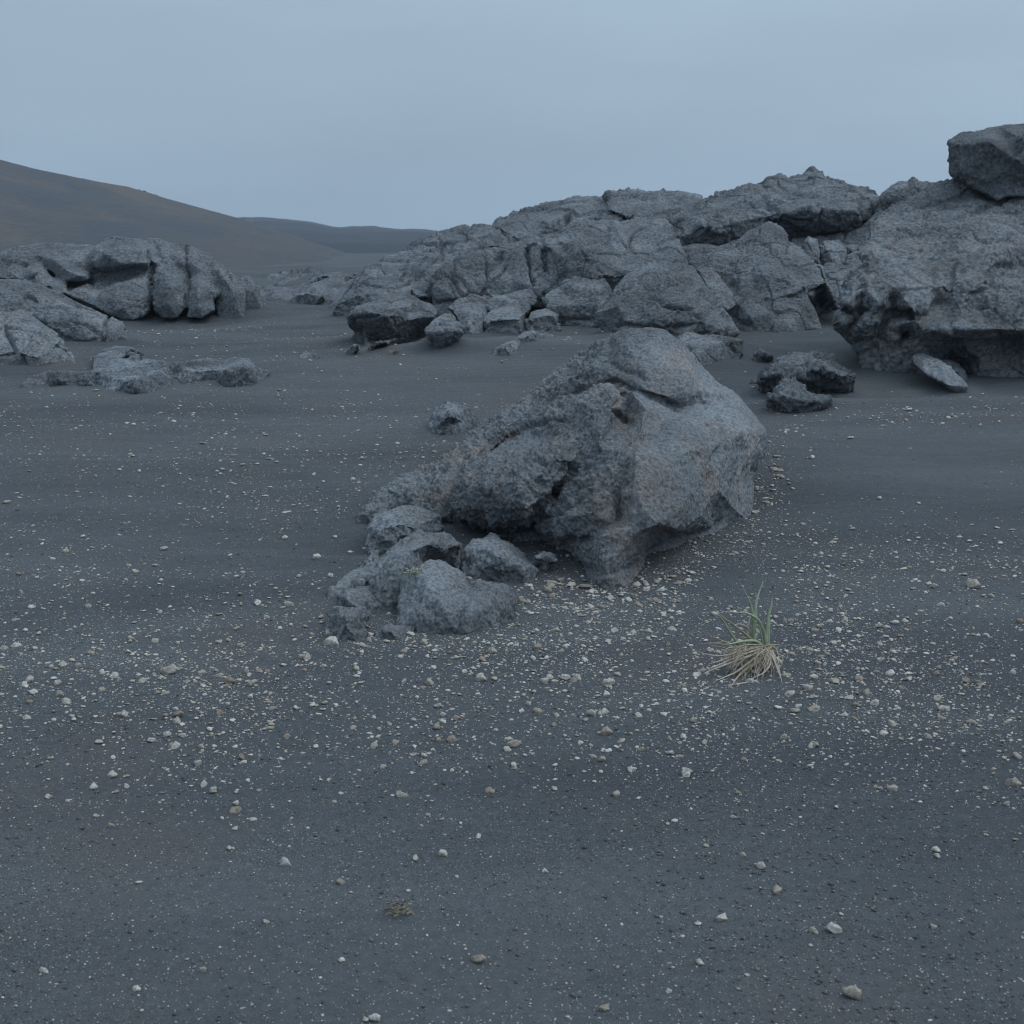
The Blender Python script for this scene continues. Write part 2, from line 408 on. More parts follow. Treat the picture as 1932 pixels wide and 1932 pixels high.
C_ = ([(540,810,7.4),(552,730,7.55),(600,640,7.7),(690,590,7.75),(780,545,7.8),(870,500,7.8),(960,455,7.75),(1050,450,7.6),(1110,490,7.4),(1128,548,7.2),(1065,600,7.08),(1030,660,7.02),(985,715,7.0),(910,800,7.02),(880,868,7.02),(780,875,7.1),(700,865,7.15),(600,850,7.3)],
      [(850,575,7.25),(740,610,7.3),(950,520,7.35),(1040,530,7.15),(690,700,7.02),(820,680,6.88),(930,660,6.92),(860,790,6.82),(760,800,6.90),(640,770,7.12),(970,690,6.92),(960,590,7.0),(900,610,7.02),(1030,600,7.0),(620,690,7.3),(940,740,6.9)])
E_ = ([(1330,470,7.3),(1450,405,7.7),(1600,372,8.0),(1690,342,8.15),(1748,400,8.05),(1802,480,7.95),(1794,570,7.85),(1748,680,7.8),(1750,745,None),(1705,825,None),(1600,868,7.35),(1450,905,7.1),(1300,960,7.0),(1215,985,6.95),(1170,900,6.8),(1180,700,6.86),(1225,565,7.0)],
      [(1430,450,7.3),(1300,535,6.9),(1290,600,6.78),(1400,620,6.78),(1300,760,6.55),(1380,860,6.5),(1500,560,6.95),(1500,740,6.74),(1600,560,7.15),(1620,720,7.08),(1700,500,7.45),(1560,820,6.85),(1690,690,7.4),(1680,420,7.75),(1250,905,6.54),(1460,880,6.62),(1560,450,7.4),(1750,560,7.65)])
G_ = [(1200,1060,None),(1180,960,7.05),(1260,890,7.05),(1500,820,7.2),(1700,740,7.7),(1735,770,None),(1705,850,None),(1620,905,None),(1500,960,None),(1380,1012,None),(1290,1048,None)]
N_ = ([(985,905,6.95),(1120,850,6.8),(1260,800,6.75),(1440,845,6.85),(1420,915,6.9),(1350,960,6.9),(1320,1000,6.85),(1280,1040,None),(1235,1065,None),(1165,1100,None),(1110,1062,None),(1075,1015,6.75),(1030,965,6.85)],
      [(1150,900,6.55),(1270,870,6.52),(1360,890,6.62),(1230,950,6.5),(1290,960,6.6),(1150,990,6.5),(1180,1050,6.48),(1090,950,6.62)])
H_ = [(560,790,7.5),(800,780,7.4),(1000,820,7.3),(1110,960,7.1),(1095,1060,None),(980,1012,None),(850,955,None),(760,925,None),(650,895,None),(570,850,None)]
W_ = ([(190,900,None),(186,815,7.55),(250,762,7.65),(320,710,7.8),(420,650,8.0),(520,598,8.1),(590,533,8.2),(680,468,8.3),(780,400,8.4),(860,440,8.2),(720,560,7.9),(650,680,7.6),(620,850,7.4),(560,850,None),(480,815,7.5),(400,800,7.6),(330,820,7.6),(250,880,None)],
      [(260,800,7.5),(380,720,7.7),(480,680,7.8),(540,620,7.9),(600,590,7.95),(480,750,7.6),(560,700,7.65),(680,520,8.05)])
rock('boulder', 'largest foreground boulder with a rounded peak, long crack and brownish patches, behind the grass', [
    (4, A_[0], D(inner=A_[1], T=0.7)), (4, B_[0], D(inner=B_[1], T=1.0, shrink=.7, root=1.0)), (4, C_[0], D(inner=C_[1], T=0.8, shrink=.7)), (4, E_[0], D(inner=E_[1], T=0.9, shrink=.7, root=.7)),
    (4, N_[0], D(inner=N_[1], T=0.6, root=.7)), (4, G_, D(T=0.6, root=.6, inner=[(1450,900,7.1),(1620,830,7.35),(1300,980,6.95)])), (4, H_, D(T=0.6, root=0)), (4, W_[0], D(inner=W_[1], T=0.45))], M_MAIN, vox=0.0062, smooth=6, big=(2.4, 0.025), mid=(6, 0.011), fine=(24, 0.009), pit=(11, 0.009),
    cracks=[(4, [(1140,540),(1075,590),(1040,650),(1000,700),(900,800)], 13, 0.04), (4, [(1215,300),(1245,350),(1210,400),(1250,440)], 9, 0.035),
            (4, [(960,640),(900,590),(850,600)], 12, 0.04), (4, [(1450,390),(1340,345),(1210,285),(1010,340)], 9, 0.04),
            (4, [(1600,430),(1640,520),(1600,600)], 10, 0.025), (4, [(560,840),(540,760),(560,690),(600,640)], 14, 0.05),
            (4, [(880,840),(1000,800),(1060,760)], 10, 0.03), (4, [(280,830),(400,760),(520,720)], 12, .03),
            (4, [(700,540),(820,500),(960,440),(1000,430)], 9, .03), (4, [(1150,200),(1220,240),(1330,280)], 10, 0.02)], seed=1, yoff=0.15,
    rough=lambda P: 1.45 - 0.95 * sstep(0.25, 0.6, P[:, 0] + 0.12 * perlin(P * 3) - 0.25 * (P[:, 2] - 0.4)))

near = D(mat=M_NEAR, vox=0.006, smooth=6, big=(3, 0.02), mid=(7, 0.016), fine=(32, 0.006), pit=(14, 0.008), facet=None, yoff=0.10)
rock('rock', 'low rounded rock tucked under the left end of the largest boulder', [
    (4, [(236,930,None),(238,860,7.15),(265,815,7.25),(360,785,7.3),(450,790,7.3),(525,820,7.3),(530,870,7.25),(440,900,None),(350,930,None),(275,965,None)],
        D(inner=[(330,850,7.0),(430,850,7.05),(290,880,7.0)], T=0.3))], seed=2, **near)
rock('rock', 'dark knobbly rock with a small green plant, left of the smooth twin-lobed rock', [
    (4, [(245,1140,None),(235,1070,6.35),(270,1005,6.45),(330,935,6.6),(440,882,6.75),(540,900,6.8),(610,930,6.8),(580,1010,None),(510,1000,6.8),(450,1050,None),(390,1110,None),(335,1180,None),(290,1170,None)],
        D(inner=[(320,1030,6.15),(400,960,6.3),(480,930,6.5),(300,1100,6.1),(540,950,6.6),(370,1050,6.15)], T=0.35)),
    (4, [(70,1150,None),(90,1115,(.03,)),(180,1035,(.06,)),(270,965,(.08,)),(285,1000,(.10,)),(250,1060,(.10,)),(160,1120,(.04,))], D(T=0.15))], seed=3, **near)
rock('rock', 'light grey twin-lobed rock, nearest of the rubble at the boulder foot', [
    (4, [(358,1185,None),(362,1140,5.95),(390,1085,6.0),(430,1030,6.1),(480,992,6.2),(540,1000,6.2),(600,1030,6.15),(630,1080,6.05),(640,1180,5.85),(620,1270,None),(500,1285,None),(485,1240,None),(390,1228,None)],
        D(inner=[(470,1090,5.82),(540,1080,5.86),(520,1160,5.72),(440,1180,5.76),(580,1120,5.85),(560,1220,5.66)], T=0.35)),
    (4, [(560,1180,5.9),(575,1110,6.0),(640,1085,6.1),(700,1078,6.15),(780,1092,6.12),(824,1140,6.05),(810,1195,None),(745,1225,None),(700,1265,None),(600,1298,None),(530,1292,None)],
        D(inner=[(640,1150,5.8),(740,1130,5.85),(620,1220,5.66),(700,1190,5.76),(780,1150,5.9)], T=0.35))], seed=4, **near)
rock('rock', 'dark rounded rock in the hollow under the boulder overhang', [
    (4, [(618,990,None),(618,955,6.8),(650,910,6.9),(740,893,6.95),(790,918,6.9),(850,968,6.85),(915,1035,6.75),(870,1068,None),(770,1075,None),(690,1055,None)],
        D(inner=[(700,950,6.65),(760,980,6.55),(840,1020,6.6),(680,1000,6.6)], T=0.3))], seed=5, **near)
rock('rock', 'small dark knob beside the pale pebbles under the boulder', [
    (4, [(898,1000,None),(900,985,6.75),(930,962,6.8),(980,968,6.8),(988,1000,6.75),(975,1022,None),(930,1022,None)], D(T=0.1, bulge=0.05))], seed=6, **near)
rock('rock', 'small dark wedge rock below the knobbly plant rock', [
    (4, [(105,1165,None),(130,1135,6.1),(175,1105,6.15),(245,1100,6.2),(295,1170,6.15),(280,1205,None),(200,1215,None),(140,1185,None)], D(T=0.2, bulge=0.09))], seed=7, **near)
rock('rock', 'half buried rock at the far lower left of the rubble', [
    (4, [(40,1255,None),(70,1205,(.05,)),(110,1170,(.09,)),(200,1185,(.10,)),(250,1215,(.06,)),(215,1250,None),(90,1270,None)], D(T=0.15, inner=[(150,1220,(.10,))]))], seed=8, **near)
rock('rock', 'flat buried crust in front of the twin-lobed rock', [
    (4, [(225,1290,None),(290,1262,(.02,)),(370,1245,(.035,)),(430,1238,(.03,)),(415,1285,None),(330,1308,None),(245,1318,None)], D(T=0.1, inner=[(330,1275,(.04,))]))], seed=9, **near)
rock('rock', 'lone small rock half buried on open sand left behind the boulder', [
    (4, [(484,495,None),(492,440,(.08,)),(508,405,(.14,)),(545,376,(.19,)),(590,370,(.19,)),(632,398,(.15,)),(662,432,(.09,)),(690,455,(.01,)),(640,478,None),(560,490,None)],
        D(T=0.35, inner=[(560,430,(.17,)),(520,460,(.10,)),(610,450,(.09,))]))], seed=10, **{**near, 'vox': 0.009, 'fine': (20, 0.010), 'mat': M_CRUST})

# --- right: clinker, slab, big porous boulder and the block on top
clink = D(mat=M_DARK, vox=0.011, smooth=3, big=(3, 0.03), mid=(7, 0.04), fine=(24, 0.02), pit=(9, 0.018), yoff=0.10)
rock('rock', 'knobbly clinker rock on sand below the porous boulder', [
    (3, [(535,1490,None),(545,1440,12.2),(575,1400,12.3),(650,1335,12.5),(740,1318,12.6),(785,1325,12.6),(830,1310,12.65),(900,1308,12.65),(950,1370,12.5),(1050,1428,12.3),(1030,1480,None),(880,1485,None),(760,1505,None),(640,1515,None)],
        D(T=0.5, root=.5, inner=[(650,1420,12.05),(740,1400,12.1),(800,1410,12.05),(880,1390,12.05),(960,1430,12.05),(700,1460,11.95)]))], seed=11, **clink)
rock('rock', 'smoother dark mound just in front of the knobbly clinker', [
    (3, [(555,1620,None),(585,1560,11.4),(625,1500,11.5),(680,1463,11.6),(750,1480,11.6),(800,1520,11.5),(930,1535,11.4),(950,1570,None),(880,1600,None),(760,1628,None),(650,1640,None)],
        D(T=0.5, root=.5, inner=[(670,1540,11.2),(760,1560,11.15),(860,1565,11.25)]))], seed=12, **{**clink, 'mid': (7, .025), 'pit': (9, .012)})
rock('rock', 'small pointed stone left above the clinker', [
    (3, [(485,1345,None),(520,1318,(.06,)),(570,1298,(.13,)),(625,1330,(.08,)),(600,1352,None),(540,1352,None)], D(T=0.2, bulge=0.05))], seed=13, **clink)
rock('rock', 'tiny clinker lump on sand beside the dark mound', [
    (3, [(485,1485,None),(495,1465,(.05,)),(515,1458,(.06,)),(525,1475,(.04,)),(515,1488,None)], D(T=0.1, bulge=0.03))], seed=14, **clink)
rock('slab', 'long leaning stone slab lying against the foot of the porous boulder', [
    (3, [(1338,1330,12.9),(1350,1312,12.95),(1400,1306,12.95),(1480,1348,12.7),(1560,1410,12.4),(1640,1490,12.15),(1632,1520,None),(1600,1530,None),(1520,1478,12.1),(1420,1425,12.45),(1350,1375,12.8)],
        D(T=0.3, inner=[(1400,1350,12.7),(1520,1430,12.25)]))], M_RIGHT, vox=0.012, smooth=4, big=(2, .02), mid=(6, .012), fine=(25, .008), seed=15)
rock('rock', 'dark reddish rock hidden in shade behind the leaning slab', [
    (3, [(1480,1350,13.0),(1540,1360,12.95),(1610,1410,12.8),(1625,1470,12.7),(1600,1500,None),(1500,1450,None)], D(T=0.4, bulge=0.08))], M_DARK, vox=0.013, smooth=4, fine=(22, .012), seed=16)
rock('rock', 'low stone half buried left of the leaning slab', [
    (3, [(1280,1420,None),(1310,1400,(.04,)),(1370,1398,(.05,)),(1390,1420,(.02,)),(1340,1440,None)], D(T=0.2))], seed=17, **clink)
bl = [(925,1175,13.0),(945,1110,13.0),(975,1070,13.1),(958,1015,13.1),(1000,950,13.3),(1060,890,13.4),(1100,840,13.6),(1058,795,13.8),(1055,755,14.0),(1110,700,14.2),(1150,625,14.6),
      (1185,570,15.0),(1260,520,15.3),(1400,462,15.6),(1480,432,15.7),(1560,420,15.7),(1640,420,15.6),(1790,500,15.2),(1850,480,15.2),(1940,480,15.2),(2150,520,15.2),(2150,1440,None),
      (1932,1425,None),(1700,1400,None),(1560,1380,13.5),(1400,1380,None),(1330,1385,None),(1200,1375,None),(1100,1335,None),(1020,1260,13.2)]
bi = [(1180,760,13.8),(1150,800,13.5),(1200,800,13.5),(1350,700,14.2),(1550,560,14.9),(1500,720,14.0),(1700,620,14.3),(1850,600,14.5),(1300,860,13.3),(1150,900,13.1),(1080,960,13.0),(1000,1050,12.85),(1180,1060,12.75),(1350,1090,12.8),
      (1250,960,12.95),(1450,960,13.0),(1540,950,13.0),(1640,880,13.1),(1720,800,13.5),(1650,980,12.85),(1740,920,13.0),(1760,1000,12.95),(1850,760,13.6),(1900,860,13.6),(1780,870,13.5),
      (1080,1110,13.1),(1220,1110,13.15),(1340,1110,13.1),(960,1150,12.9),(1100,1165,12.9),(1260,1170,12.9),(1330,1190,13.0),(1000,1200,13.1),(1150,1215,13.15),(1300,1215,13.2),
      (1350,1140,12.8),(1450,1110,12.8),(1600,1100,12.6),(1800,1080,12.6),(1950,1100,12.6),(1400,1200,12.65),(1550,1190,12.5),(1750,1190,12.5),(1932,1200,12.5),(1500,1060,12.95),(1700,1040,12.9),
      (1380,1255,12.85),(1550,1260,12.8),(1750,1255,12.8),(1880,1260,12.9),(1250,1290,12.95),(1450,1320,12.85),(1700,1340,12.85),(1860,1300,12.9),(1932,1340,12.8),(2050,1000,12.6),(2050,1300,12.7),(2000,760,13.8),(1850,940,13.0),(1950,960,12.9)]
rock('boulder', 'huge porous boulder with overhanging shelf at the right edge of the frame', [(3, bl, D(inner=bi, T=1.8, shrink=0.75))], M_RIGHT, vox=0.0135, smooth=5,
     big=(1.5, 0.05), mid=(4, 0.024), fine=(18, 0.018), pit=(7, 0.022), facet=(1.8, 0.03),
     cracks=[(3, [(1200,760),(1300,690),(1500,600),(1750,540)], 9, .05), (3, [(1000,1090),(1200,1100),(1340,1110)], 20, .04), (3, [(1340,1130),(1450,1090),(1540,960),(1560,860)], 12, .05),
             (3, [(1540,970),(1700,1000),(1770,960),(1760,870),(1850,860),(1932,840)], 14, .05), (3, [(1700,800),(1800,740),(1932,700)], 10, .03)], seed=18)
rock('block', 'squared dark rock block perched highest at the upper right corner', [
    (3, [(1540,385,15.1),(1540,210,15.1),(1590,172,15.5),(1700,152,15.8),(1800,128,16.0),(1900,112,16.0),(2100,95,16.0),(2150,500,15.0),(1840,490,14.9),(1790,510,14.9),(1650,440,15.0)],
        D(T=1.2, inner=[(1600,215,14.95),(1750,200,14.9),(1950,192,14.8),(1600,360,14.95),(1750,420,14.95),(1900,300,14.7),(1900,430,14.9)], shrink=0.95))],
    M_DARK, vox=0.014, smooth=2, big=(1.5, .02), mid=(4.5, .02), fine=(16, .015), pit=(8, .012), seed=19)
rock('outcrop', 'distant jagged peak of rock between the rounded mound and the porous boulder', [
    (3, [(1150,620,22),(1165,520,22),(1182,488,22),(1240,442,22),(1282,418,22),(1335,426,22),(1350,398,22),(1362,428,22),(1440,434,22),(1520,440,22),(1560,600,21.6),(1300,700,21.5)],
        D(T=1.5, bulge=0.4))], M_FARR, vox=0.025, smooth=3, big=(1, .05), mid=(3, .05), fine=(12, .02), seed=20)

# --- blocks of the middle pile
far = D(mat=M_FARR, vox=0.0145, smooth=4, big=(1.4, 0.03), mid=(4, 0.013), fine=(19, 0.011), pit=(8, 0.009), facet=(1.9, 0.035), yoff=0.12)
rock('boulder', 'dark overhanging boulder at the left end of the block row', [
    (2, [(95,800,15.9),(150,745,16.2),(230,700,16.6),(330,680,16.9),(430,690,17.0),(470,715,16.9),(540,735,16.8),(585,765,16.6),(570,805,16.3),(490,845,None),(410,905,None),(310,945,None),(220,965,None),(150,945,None),(145,890,16.2),(110,850,16.0)],
        D(T=0.9, root=.6, inner=[(130,790,15.75),(210,775,15.6),(320,795,15.55),(420,738,16.0),(540,745,16.3),(230,850,15.75),(330,870,15.75),(200,910,15.95),(430,820,15.9),(280,735,16.0)]))], seed=21, **far)
rock('rock', 'small flat stone under the overhanging dark boulder', [
    (2, [(90,985,None),(110,955,(.08,)),(160,948,(.12,)),(172,985,None),(130,995,None)], D(T=0.2)),
    (2, [(215,975,None),(230,940,(.10,)),(300,930,(.12,)),(380,905,(.08,)),(330,945,None)], D(T=0.2))], seed=22, **far)
rock('rock', 'egg shaped grey block leaning beside the dark boulder', [
    (2, [(508,872,15.8),(560,812,16.1),(610,785,16.3),(650,790,16.3),(682,830,16.2),(718,882,16.0),(650,930,None),(560,958,None),(528,935,15.8)],
        D(T=0.6, root=.7, inner=[(530,885,15.65),(590,880,15.6),(660,865,15.7),(700,880,15.8),(610,840,15.85),(600,920,15.7)]))], seed=23, **far)
rock('rock', 'upright five sided block right behind the egg shaped block', [
    (2, [(632,750,16.8),(690,705,17.0),(760,700,17.1),(832,722,17.0),(842,785,16.7),(800,850,None),(730,900,None),(700,855,16.3),(660,795,16.5)],
        D(T=0.7, inner=[(720,760,16.5),(790,790,16.4),(740,850,16.2)]))], seed=24, **far)
rock('rock', 'broad pale flat-topped block in the middle of the block row', [
    (2, [(803,812,16.5),(860,765,16.9),(960,735,17.2),(1050,705,17.4),(1062,760,17.1),(1032,805,16.8),(1020,860,None),(900,882,None),(830,865,None)],
        D(T=0.7, inner=[(830,825,16.35),(900,815,16.3),(1010,810,16.4),(950,775,16.7),(900,860,16.4)]))], seed=25, **far)
rock('rock', 'stone wedged against the rock wall above the flat-topped block', [
    (2, [(828,750,17.3),(860,690,17.6),(960,678,17.8),(1060,648,18.0),(1112,698,17.9),(1080,740,17.5),(950,760,17.3),(850,780,17.2)],
        D(T=0.7, inner=[(930,710,17.3),(1040,690,17.5)]))], seed=26, **far)
rock('rock', 'smaller low block at the right end of the flat-topped block', [
    (2, [(1025,825,16.8),(1060,770,17.1),(1150,748,17.3),(1220,780,17.2),(1232,808,None),(1150,842,None),(1060,865,None)],
        D(T=0.5, inner=[(1060,810,16.75),(1150,785,16.85),(1200,800,16.9)]))], seed=27, **far)
rock('boulder', 'gable shaped boulder between the rock wall and the bulky round boulder', [
    (2, [(1110,705,17.7),(1200,640,17.9),(1290,588,18.1),(1390,612,18.1),(1450,598,18.1),(1492,660,18.0),(1510,750,17.8),(1450,810,None),(1300,825,None),(1235,812,None),(1150,755,17.4)],
        D(T=0.9, inner=[(1280,640,17.7),(1390,660,17.5),(1440,640,17.7),(1300,740,17.4),(1420,740,17.35)]))], seed=28, **far)
rock('boulder', 'bulky round-topped boulder with deep creases just behind the largest boulder', [
    (3, [(-325,1105,16.2),(-260,1045,16.5),(-215,965,16.8),(-120,900,17.2),(-30,850,17.5),(60,838,17.6),(150,845,17.6),(212,858,17.6),(262,960,17.2),(340,1060,16.9),(435,1205,16.5),(300,1225,None),(120,1240,None),(-80,1240,None),(-200,1230,None),(-295,1190,16.2)],
        D(T=1.2, inner=[(-200,1060,16.1),(-100,970,16.4),(20,920,16.7),(130,920,16.8),(210,980,16.6),(0,1040,16.15),(150,1060,16.1),(-150,1150,16.0),(50,1150,15.95),(250,1140,16.1),(330,1180,16.2),(220,1080,16.2)]))],
    M_FARR, vox=0.0135, smooth=5, big=(1.6, .05), mid=(4, .045), fine=(16, .016), pit=(7, .02), cracks=[(3, [(-20,1030),(80,1060),(200,1090),(260,1120)], 12, .08), (3, [(-200,1170),(0,1180),(200,1170)], 12, .05)], seed=29)
rock('slab', 'narrow leaning slab between the bulky boulder and the tall wedge', [
    (3, [(205,858,17.7),(262,862,17.8),(300,860,17.8),(410,1005,17.4),(430,1060,17.1),(380,1100,17.0),(330,1060,17.1),(255,950,17.4)], D(T=0.6, bulge=0.06))], seed=30, **far)
rock('rock', 'low flat rock on the sand right behind the peak of the largest boulder', [
    (3, [(60,1290,None),(110,1228,14.9),(180,1203,15.2),(330,1210,15.4),(475,1240,15.2),(440,1275,None),(360,1315,None),(250,1375,None),(170,1360,None)],
        D(T=0.6, inner=[(180,1270,14.6),(300,1265,14.7),(220,1320,14.4)]))], seed=31, **far)
rock('boulder', 'tall wedge shaped boulder with a peaked top in the centre of the pile', [
    (3, [(175,845,18.6),(270,800,18.8),(420,760,19.0),(468,692,19.2),(540,642,19.4),(600,624,19.5),(660,650,19.4),(712,722,19.1),(770,765,18.9),(860,850,18.6),(895,945,18.2),(800,1000,17.9),(838,1100,17.7),(880,1175,None),(780,1220,None),(660,1235,None),(430,1225,17.2),(350,1050,17.9),(230,885,18.4)],
        D(T=1.4, inner=[(560,700,18.9),(640,790,18.5),(740,800,18.5),(520,800,18.6),(400,830,18.6),(560,900,18.0),(700,900,17.9),(780,960,17.8),(640,1050,17.5),(760,1100,17.4),(480,930,18.1),(400,950,18.3),(700,1180,17.15)]))], seed=32,
    cracks=[(3, [(330,900),(400,960),(440,990)], 20, .08), (3, [(700,720),(680,800),(640,790)], 10, .05)], **far)
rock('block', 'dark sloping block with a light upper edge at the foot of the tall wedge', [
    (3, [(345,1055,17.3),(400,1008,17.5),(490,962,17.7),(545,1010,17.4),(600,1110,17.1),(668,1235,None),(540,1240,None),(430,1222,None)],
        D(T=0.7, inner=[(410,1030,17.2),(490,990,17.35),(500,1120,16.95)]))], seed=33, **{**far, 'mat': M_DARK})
rock('rock', 'reddish flank rock leaning on the right of the tall wedge', [
    (3, [(790,830,18.8),(870,860,18.6),(900,950,18.2),(950,1050,17.9),(955,1080,None),(850,1120,None),(800,1010,18.0)], D(T=0.6, bulge=0.06))], seed=34, **{**far, 'mat': M_RIGHT})
rock('rock', 'narrow upright stone in the gap right of the tall wedge', [
    (3, [(762,770,20),(768,740,20),(800,703,20),(850,712,20),(862,770,20),(866,860,19.8),(790,860,19.8)], D(T=0.6, bulge=0.15))], seed=35, **far)
rock('rock', 'square pale block in the gap left of the porous boulder', [
    (3, [(860,850,20),(860,752,20.2),(880,722,20.4),(962,720,20.4),(1002,772,20.2),(1000,880,19.8),(900,880,19.8)], D(T=0.8, inner=[(900,770,19.9),(975,780,19.9),(930,840,19.7)]))], seed=36, **far)
rock('rock', 'low stone wedged between square block and porous boulder', [
    (3, [(975,870,19.8),(1000,800,20),(1060,772,20.1),(1110,790,20),(1110,880,19.6)], D(T=0.6, bulge=0.15)),
    (3, [(990,790,20.6),(1000,755,20.8),(1060,750,20.8),(1100,770,20.6),(1060,800,20.5)], D(T=0.5, bulge=0.08))], seed=37, **far)
rock('rock', 'rubble slope of broken stone in the gap before the porous boulder', [
    (3, [(860,900,19.2),(900,845,19.6),(1000,850,19.6),(1100,845,19.4),(1100,950,18.6),(1000,1000,18.2),(960,1080,17.8),(930,1010,18.2),(890,960,18.7)], D(T=0.8, inner=[(960,890,19.2),(1040,900,19.0),(960,960,18.5)]))], seed=38,
    **{**far, 'facet': (3.5, .07)})
# rock wall, slopes and mounds
wall_o = [(532,600,19.3),(560,550,19.5),(650,508,19.7),(850,450,19.8),(1000,402,19.9),(1040,378,20.0),(1110,385,20.0),(1180,368,20.1),(1290,310,20.4),(1370,298,20.6),(1480,272,20.8),(1540,290,20.8),(1640,280,20.8),(1720,268,20.7),(1785,300,20.4),
          (1845,390,19.9),(1895,520,19.4),(1900,620,19.2),(1600,760,19.0),(1480,800,18.9),(1300,780,19),(1110,760,19),(1000,760,19),(850,780,18.9),(700,770,18.8),(600,800,None),(555,740,18.9),(540,660,19.0)]
wall_i = [(650,560,19.2),(680,700,18.8),(560,640,18.95),(830,500,19.3),(850,620,19.0),(820,700,18.9),(1000,440,19.4),(1040,400,19.5),(960,600,19.15),(1060,650,18.95),(1060,560,19.1),(1130,420,19.4),(1150,560,19.25),(1110,680,18.9),(1170,660,18.9),
          (1290,420,18.95),(1200,400,19.6),(1260,500,18.9),(1260,620,18.7),(1370,470,18.8),(1450,380,19.6),(1420,520,18.75),(1350,340,20.0),(1500,320,20.2),(1560,400,19.7),(1640,330,20.2),(1640,440,19.5),(1700,350,20.0),(1780,400,19.6),(1820,500,19.1),
          (1730,500,19.1),(1540,500,19.2),(1600,560,18.7),(1480,580,18.6),(1700,600,18.7)]
rock('outcrop', 'broad rock wall with vertical cracks and bright domed right end, behind the block row', [(2, wall_o, D(inner=wall_i, T=2.2, shrink=0.8))], M_FARR, vox=0.0175, smooth=4, big=(1.2, .05), mid=(3, .02), fine=(16, .016), pit=(7, .012), facet=(1.6, .05),
     cracks=[(2, [(1035,400),(1050,520),(1075,640)], 9, .14), (2, [(1120,400),(1140,560)], 10, .08), (2, [(820,470),(830,560),(820,690)], 9, .06), (2, [(660,520),(650,620),(670,720)], 9, .05),
             (2, [(1480,290),(1460,360),(1400,400)], 12, .06), (2, [(900,480),(860,560)], 12, .06)], seed=40)
rock('outcrop', 'long low rock slope descending to the left of the rock wall', [
    (2, [(20,760,None),(30,735,19.2),(100,650,20.0),(200,560,21.0),(330,490,22),(430,440,22.8),(560,380,23.4),(690,335,23.8),(850,328,23.8),(940,390,23),(1010,410,22),(850,470,21.2),(700,520,20.8),(600,600,20.2),(560,700,19.6),(520,760,19.2),(480,700,19.0),(300,690,19.0),(200,730,None),(140,755,None)],
        D(T=2.0, shrink=0.75, inner=[(150,690,19.3),(250,620,19.8),(330,560,20.6),(450,560,20.4),(520,520,20.8),(560,450,21.8),(480,500,21.4),(680,400,22.6),(720,460,21.8),(760,400,22.6),(400,640,19.5),(840,400,22.4),(620,520,21.0),(150,620,20.3)]))],
    M_PALE, vox=0.021, smooth=3, big=(1.0, .08), mid=(3, .045), fine=(14, .022), pit=(5, .02), facet=(1.5, .09), seed=41,
    cracks=[(2, [(480,600),(500,540),(560,500)], 14, .12), (2, [(690,480),(740,450),(800,430)], 14, .12), (2, [(590,410),(600,500)], 10, .08)])
rock('outcrop', 'far ridge of flat bedded rock along the skyline above the wall', [
    (2, [(850,420,24),(853,326,24.5),(872,300,24.8),(980,265,25),(1080,240,25),(1200,212,25.2),(1300,195,25.2),(1420,188,25.2),(1500,186,25.2),(1560,165,25.2),(1700,160,25),(1900,260,24.4),(1900,420,23.5),(1480,400,23.5),(1100,450,23.4)],
        D(T=2.5, shrink=0.8, inner=[(900,330,23.9),(1000,300,24),(1100,290,24.2),(1220,310,23.6),(1250,260,24.4),(1380,260,23.9),(1480,230,24.2),(1600,230,24),(1680,260,23.6),(1500,290,23.6)]))],
    M_PALE, vox=0.024, smooth=3, big=(1.0, .06), mid=(2.6, .04), fine=(13, .022), pit=(5, .02), strat=(0.6, 0.6, 2.0), facet=(1.4, .08), seed=42,
    cracks=[(2, [(1180,300),(1230,300),(1260,270)], 12, .2), (2, [(1580,200),(1560,280)], 10, .12)])
rock('outcrop', 'rounded skyline mound with a dark undercut brow, highest of the middle pile', [
    (3, [(80,700,21.5),(75,610,22),(150,560,22.6),(230,520,23),(300,490,23.2),(400,470,23.3),(450,440,23.5),(550,425,23.5),(590,395,23.5),(650,383,23.5),(710,400,23.5),(780,390,23.5),(805,368,23.5),(845,360,23.5),(890,385,23.5),(980,410,23.4),(1060,450,23.2),(1130,470,23),(1172,512,22.8),(1180,565,22.4),(1150,615,22.2),(1080,690,22),
         (960,710,21.8),(860,735,21.8),(740,735,21.8),(620,720,21.6),(480,760,21.4),(350,790,21.3),(220,850,21.2),(170,840,21.3),(150,760,21.4)],
        D(T=2.2, shrink=0.8, inner=[(200,600,21.6),(300,560,22),(420,540,22.2),(530,520,22.2),(600,590,21.5),(480,610,21.3),(360,640,21.1),(250,650,21.1),(240,740,21.3),(380,700,21.1),(160,700,21.3),
             (700,580,21.2),(800,560,21.2),(880,555,21.1),(960,560,21.1),(1060,560,21.2),(1080,620,21.3),(860,640,21.3),(740,660,21.4),(960,660,21.5),(1050,650,21.6),(700,470,22.8),(850,450,22.8),(850,510,22),(1000,490,22.3),(1110,530,22.1),(620,470,22.7),(650,700,21.7)]))],
    M_FARR, vox=0.0185, smooth=5, big=(1.0, .07), mid=(2.6, .035), fine=(14, .018), pit=(5, .02), facet=(1.3, .06), strat=(.8, .8, 1.6), seed=43,
    cracks=[(3, [(560,480),(600,560),(640,570)], 10, .08), (3, [(1080,540),(1100,620),(1070,680)], 14, .15), (3, [(640,400),(700,450)], 9, .06), (3, [(260,600),(280,700)], 10, .06)])
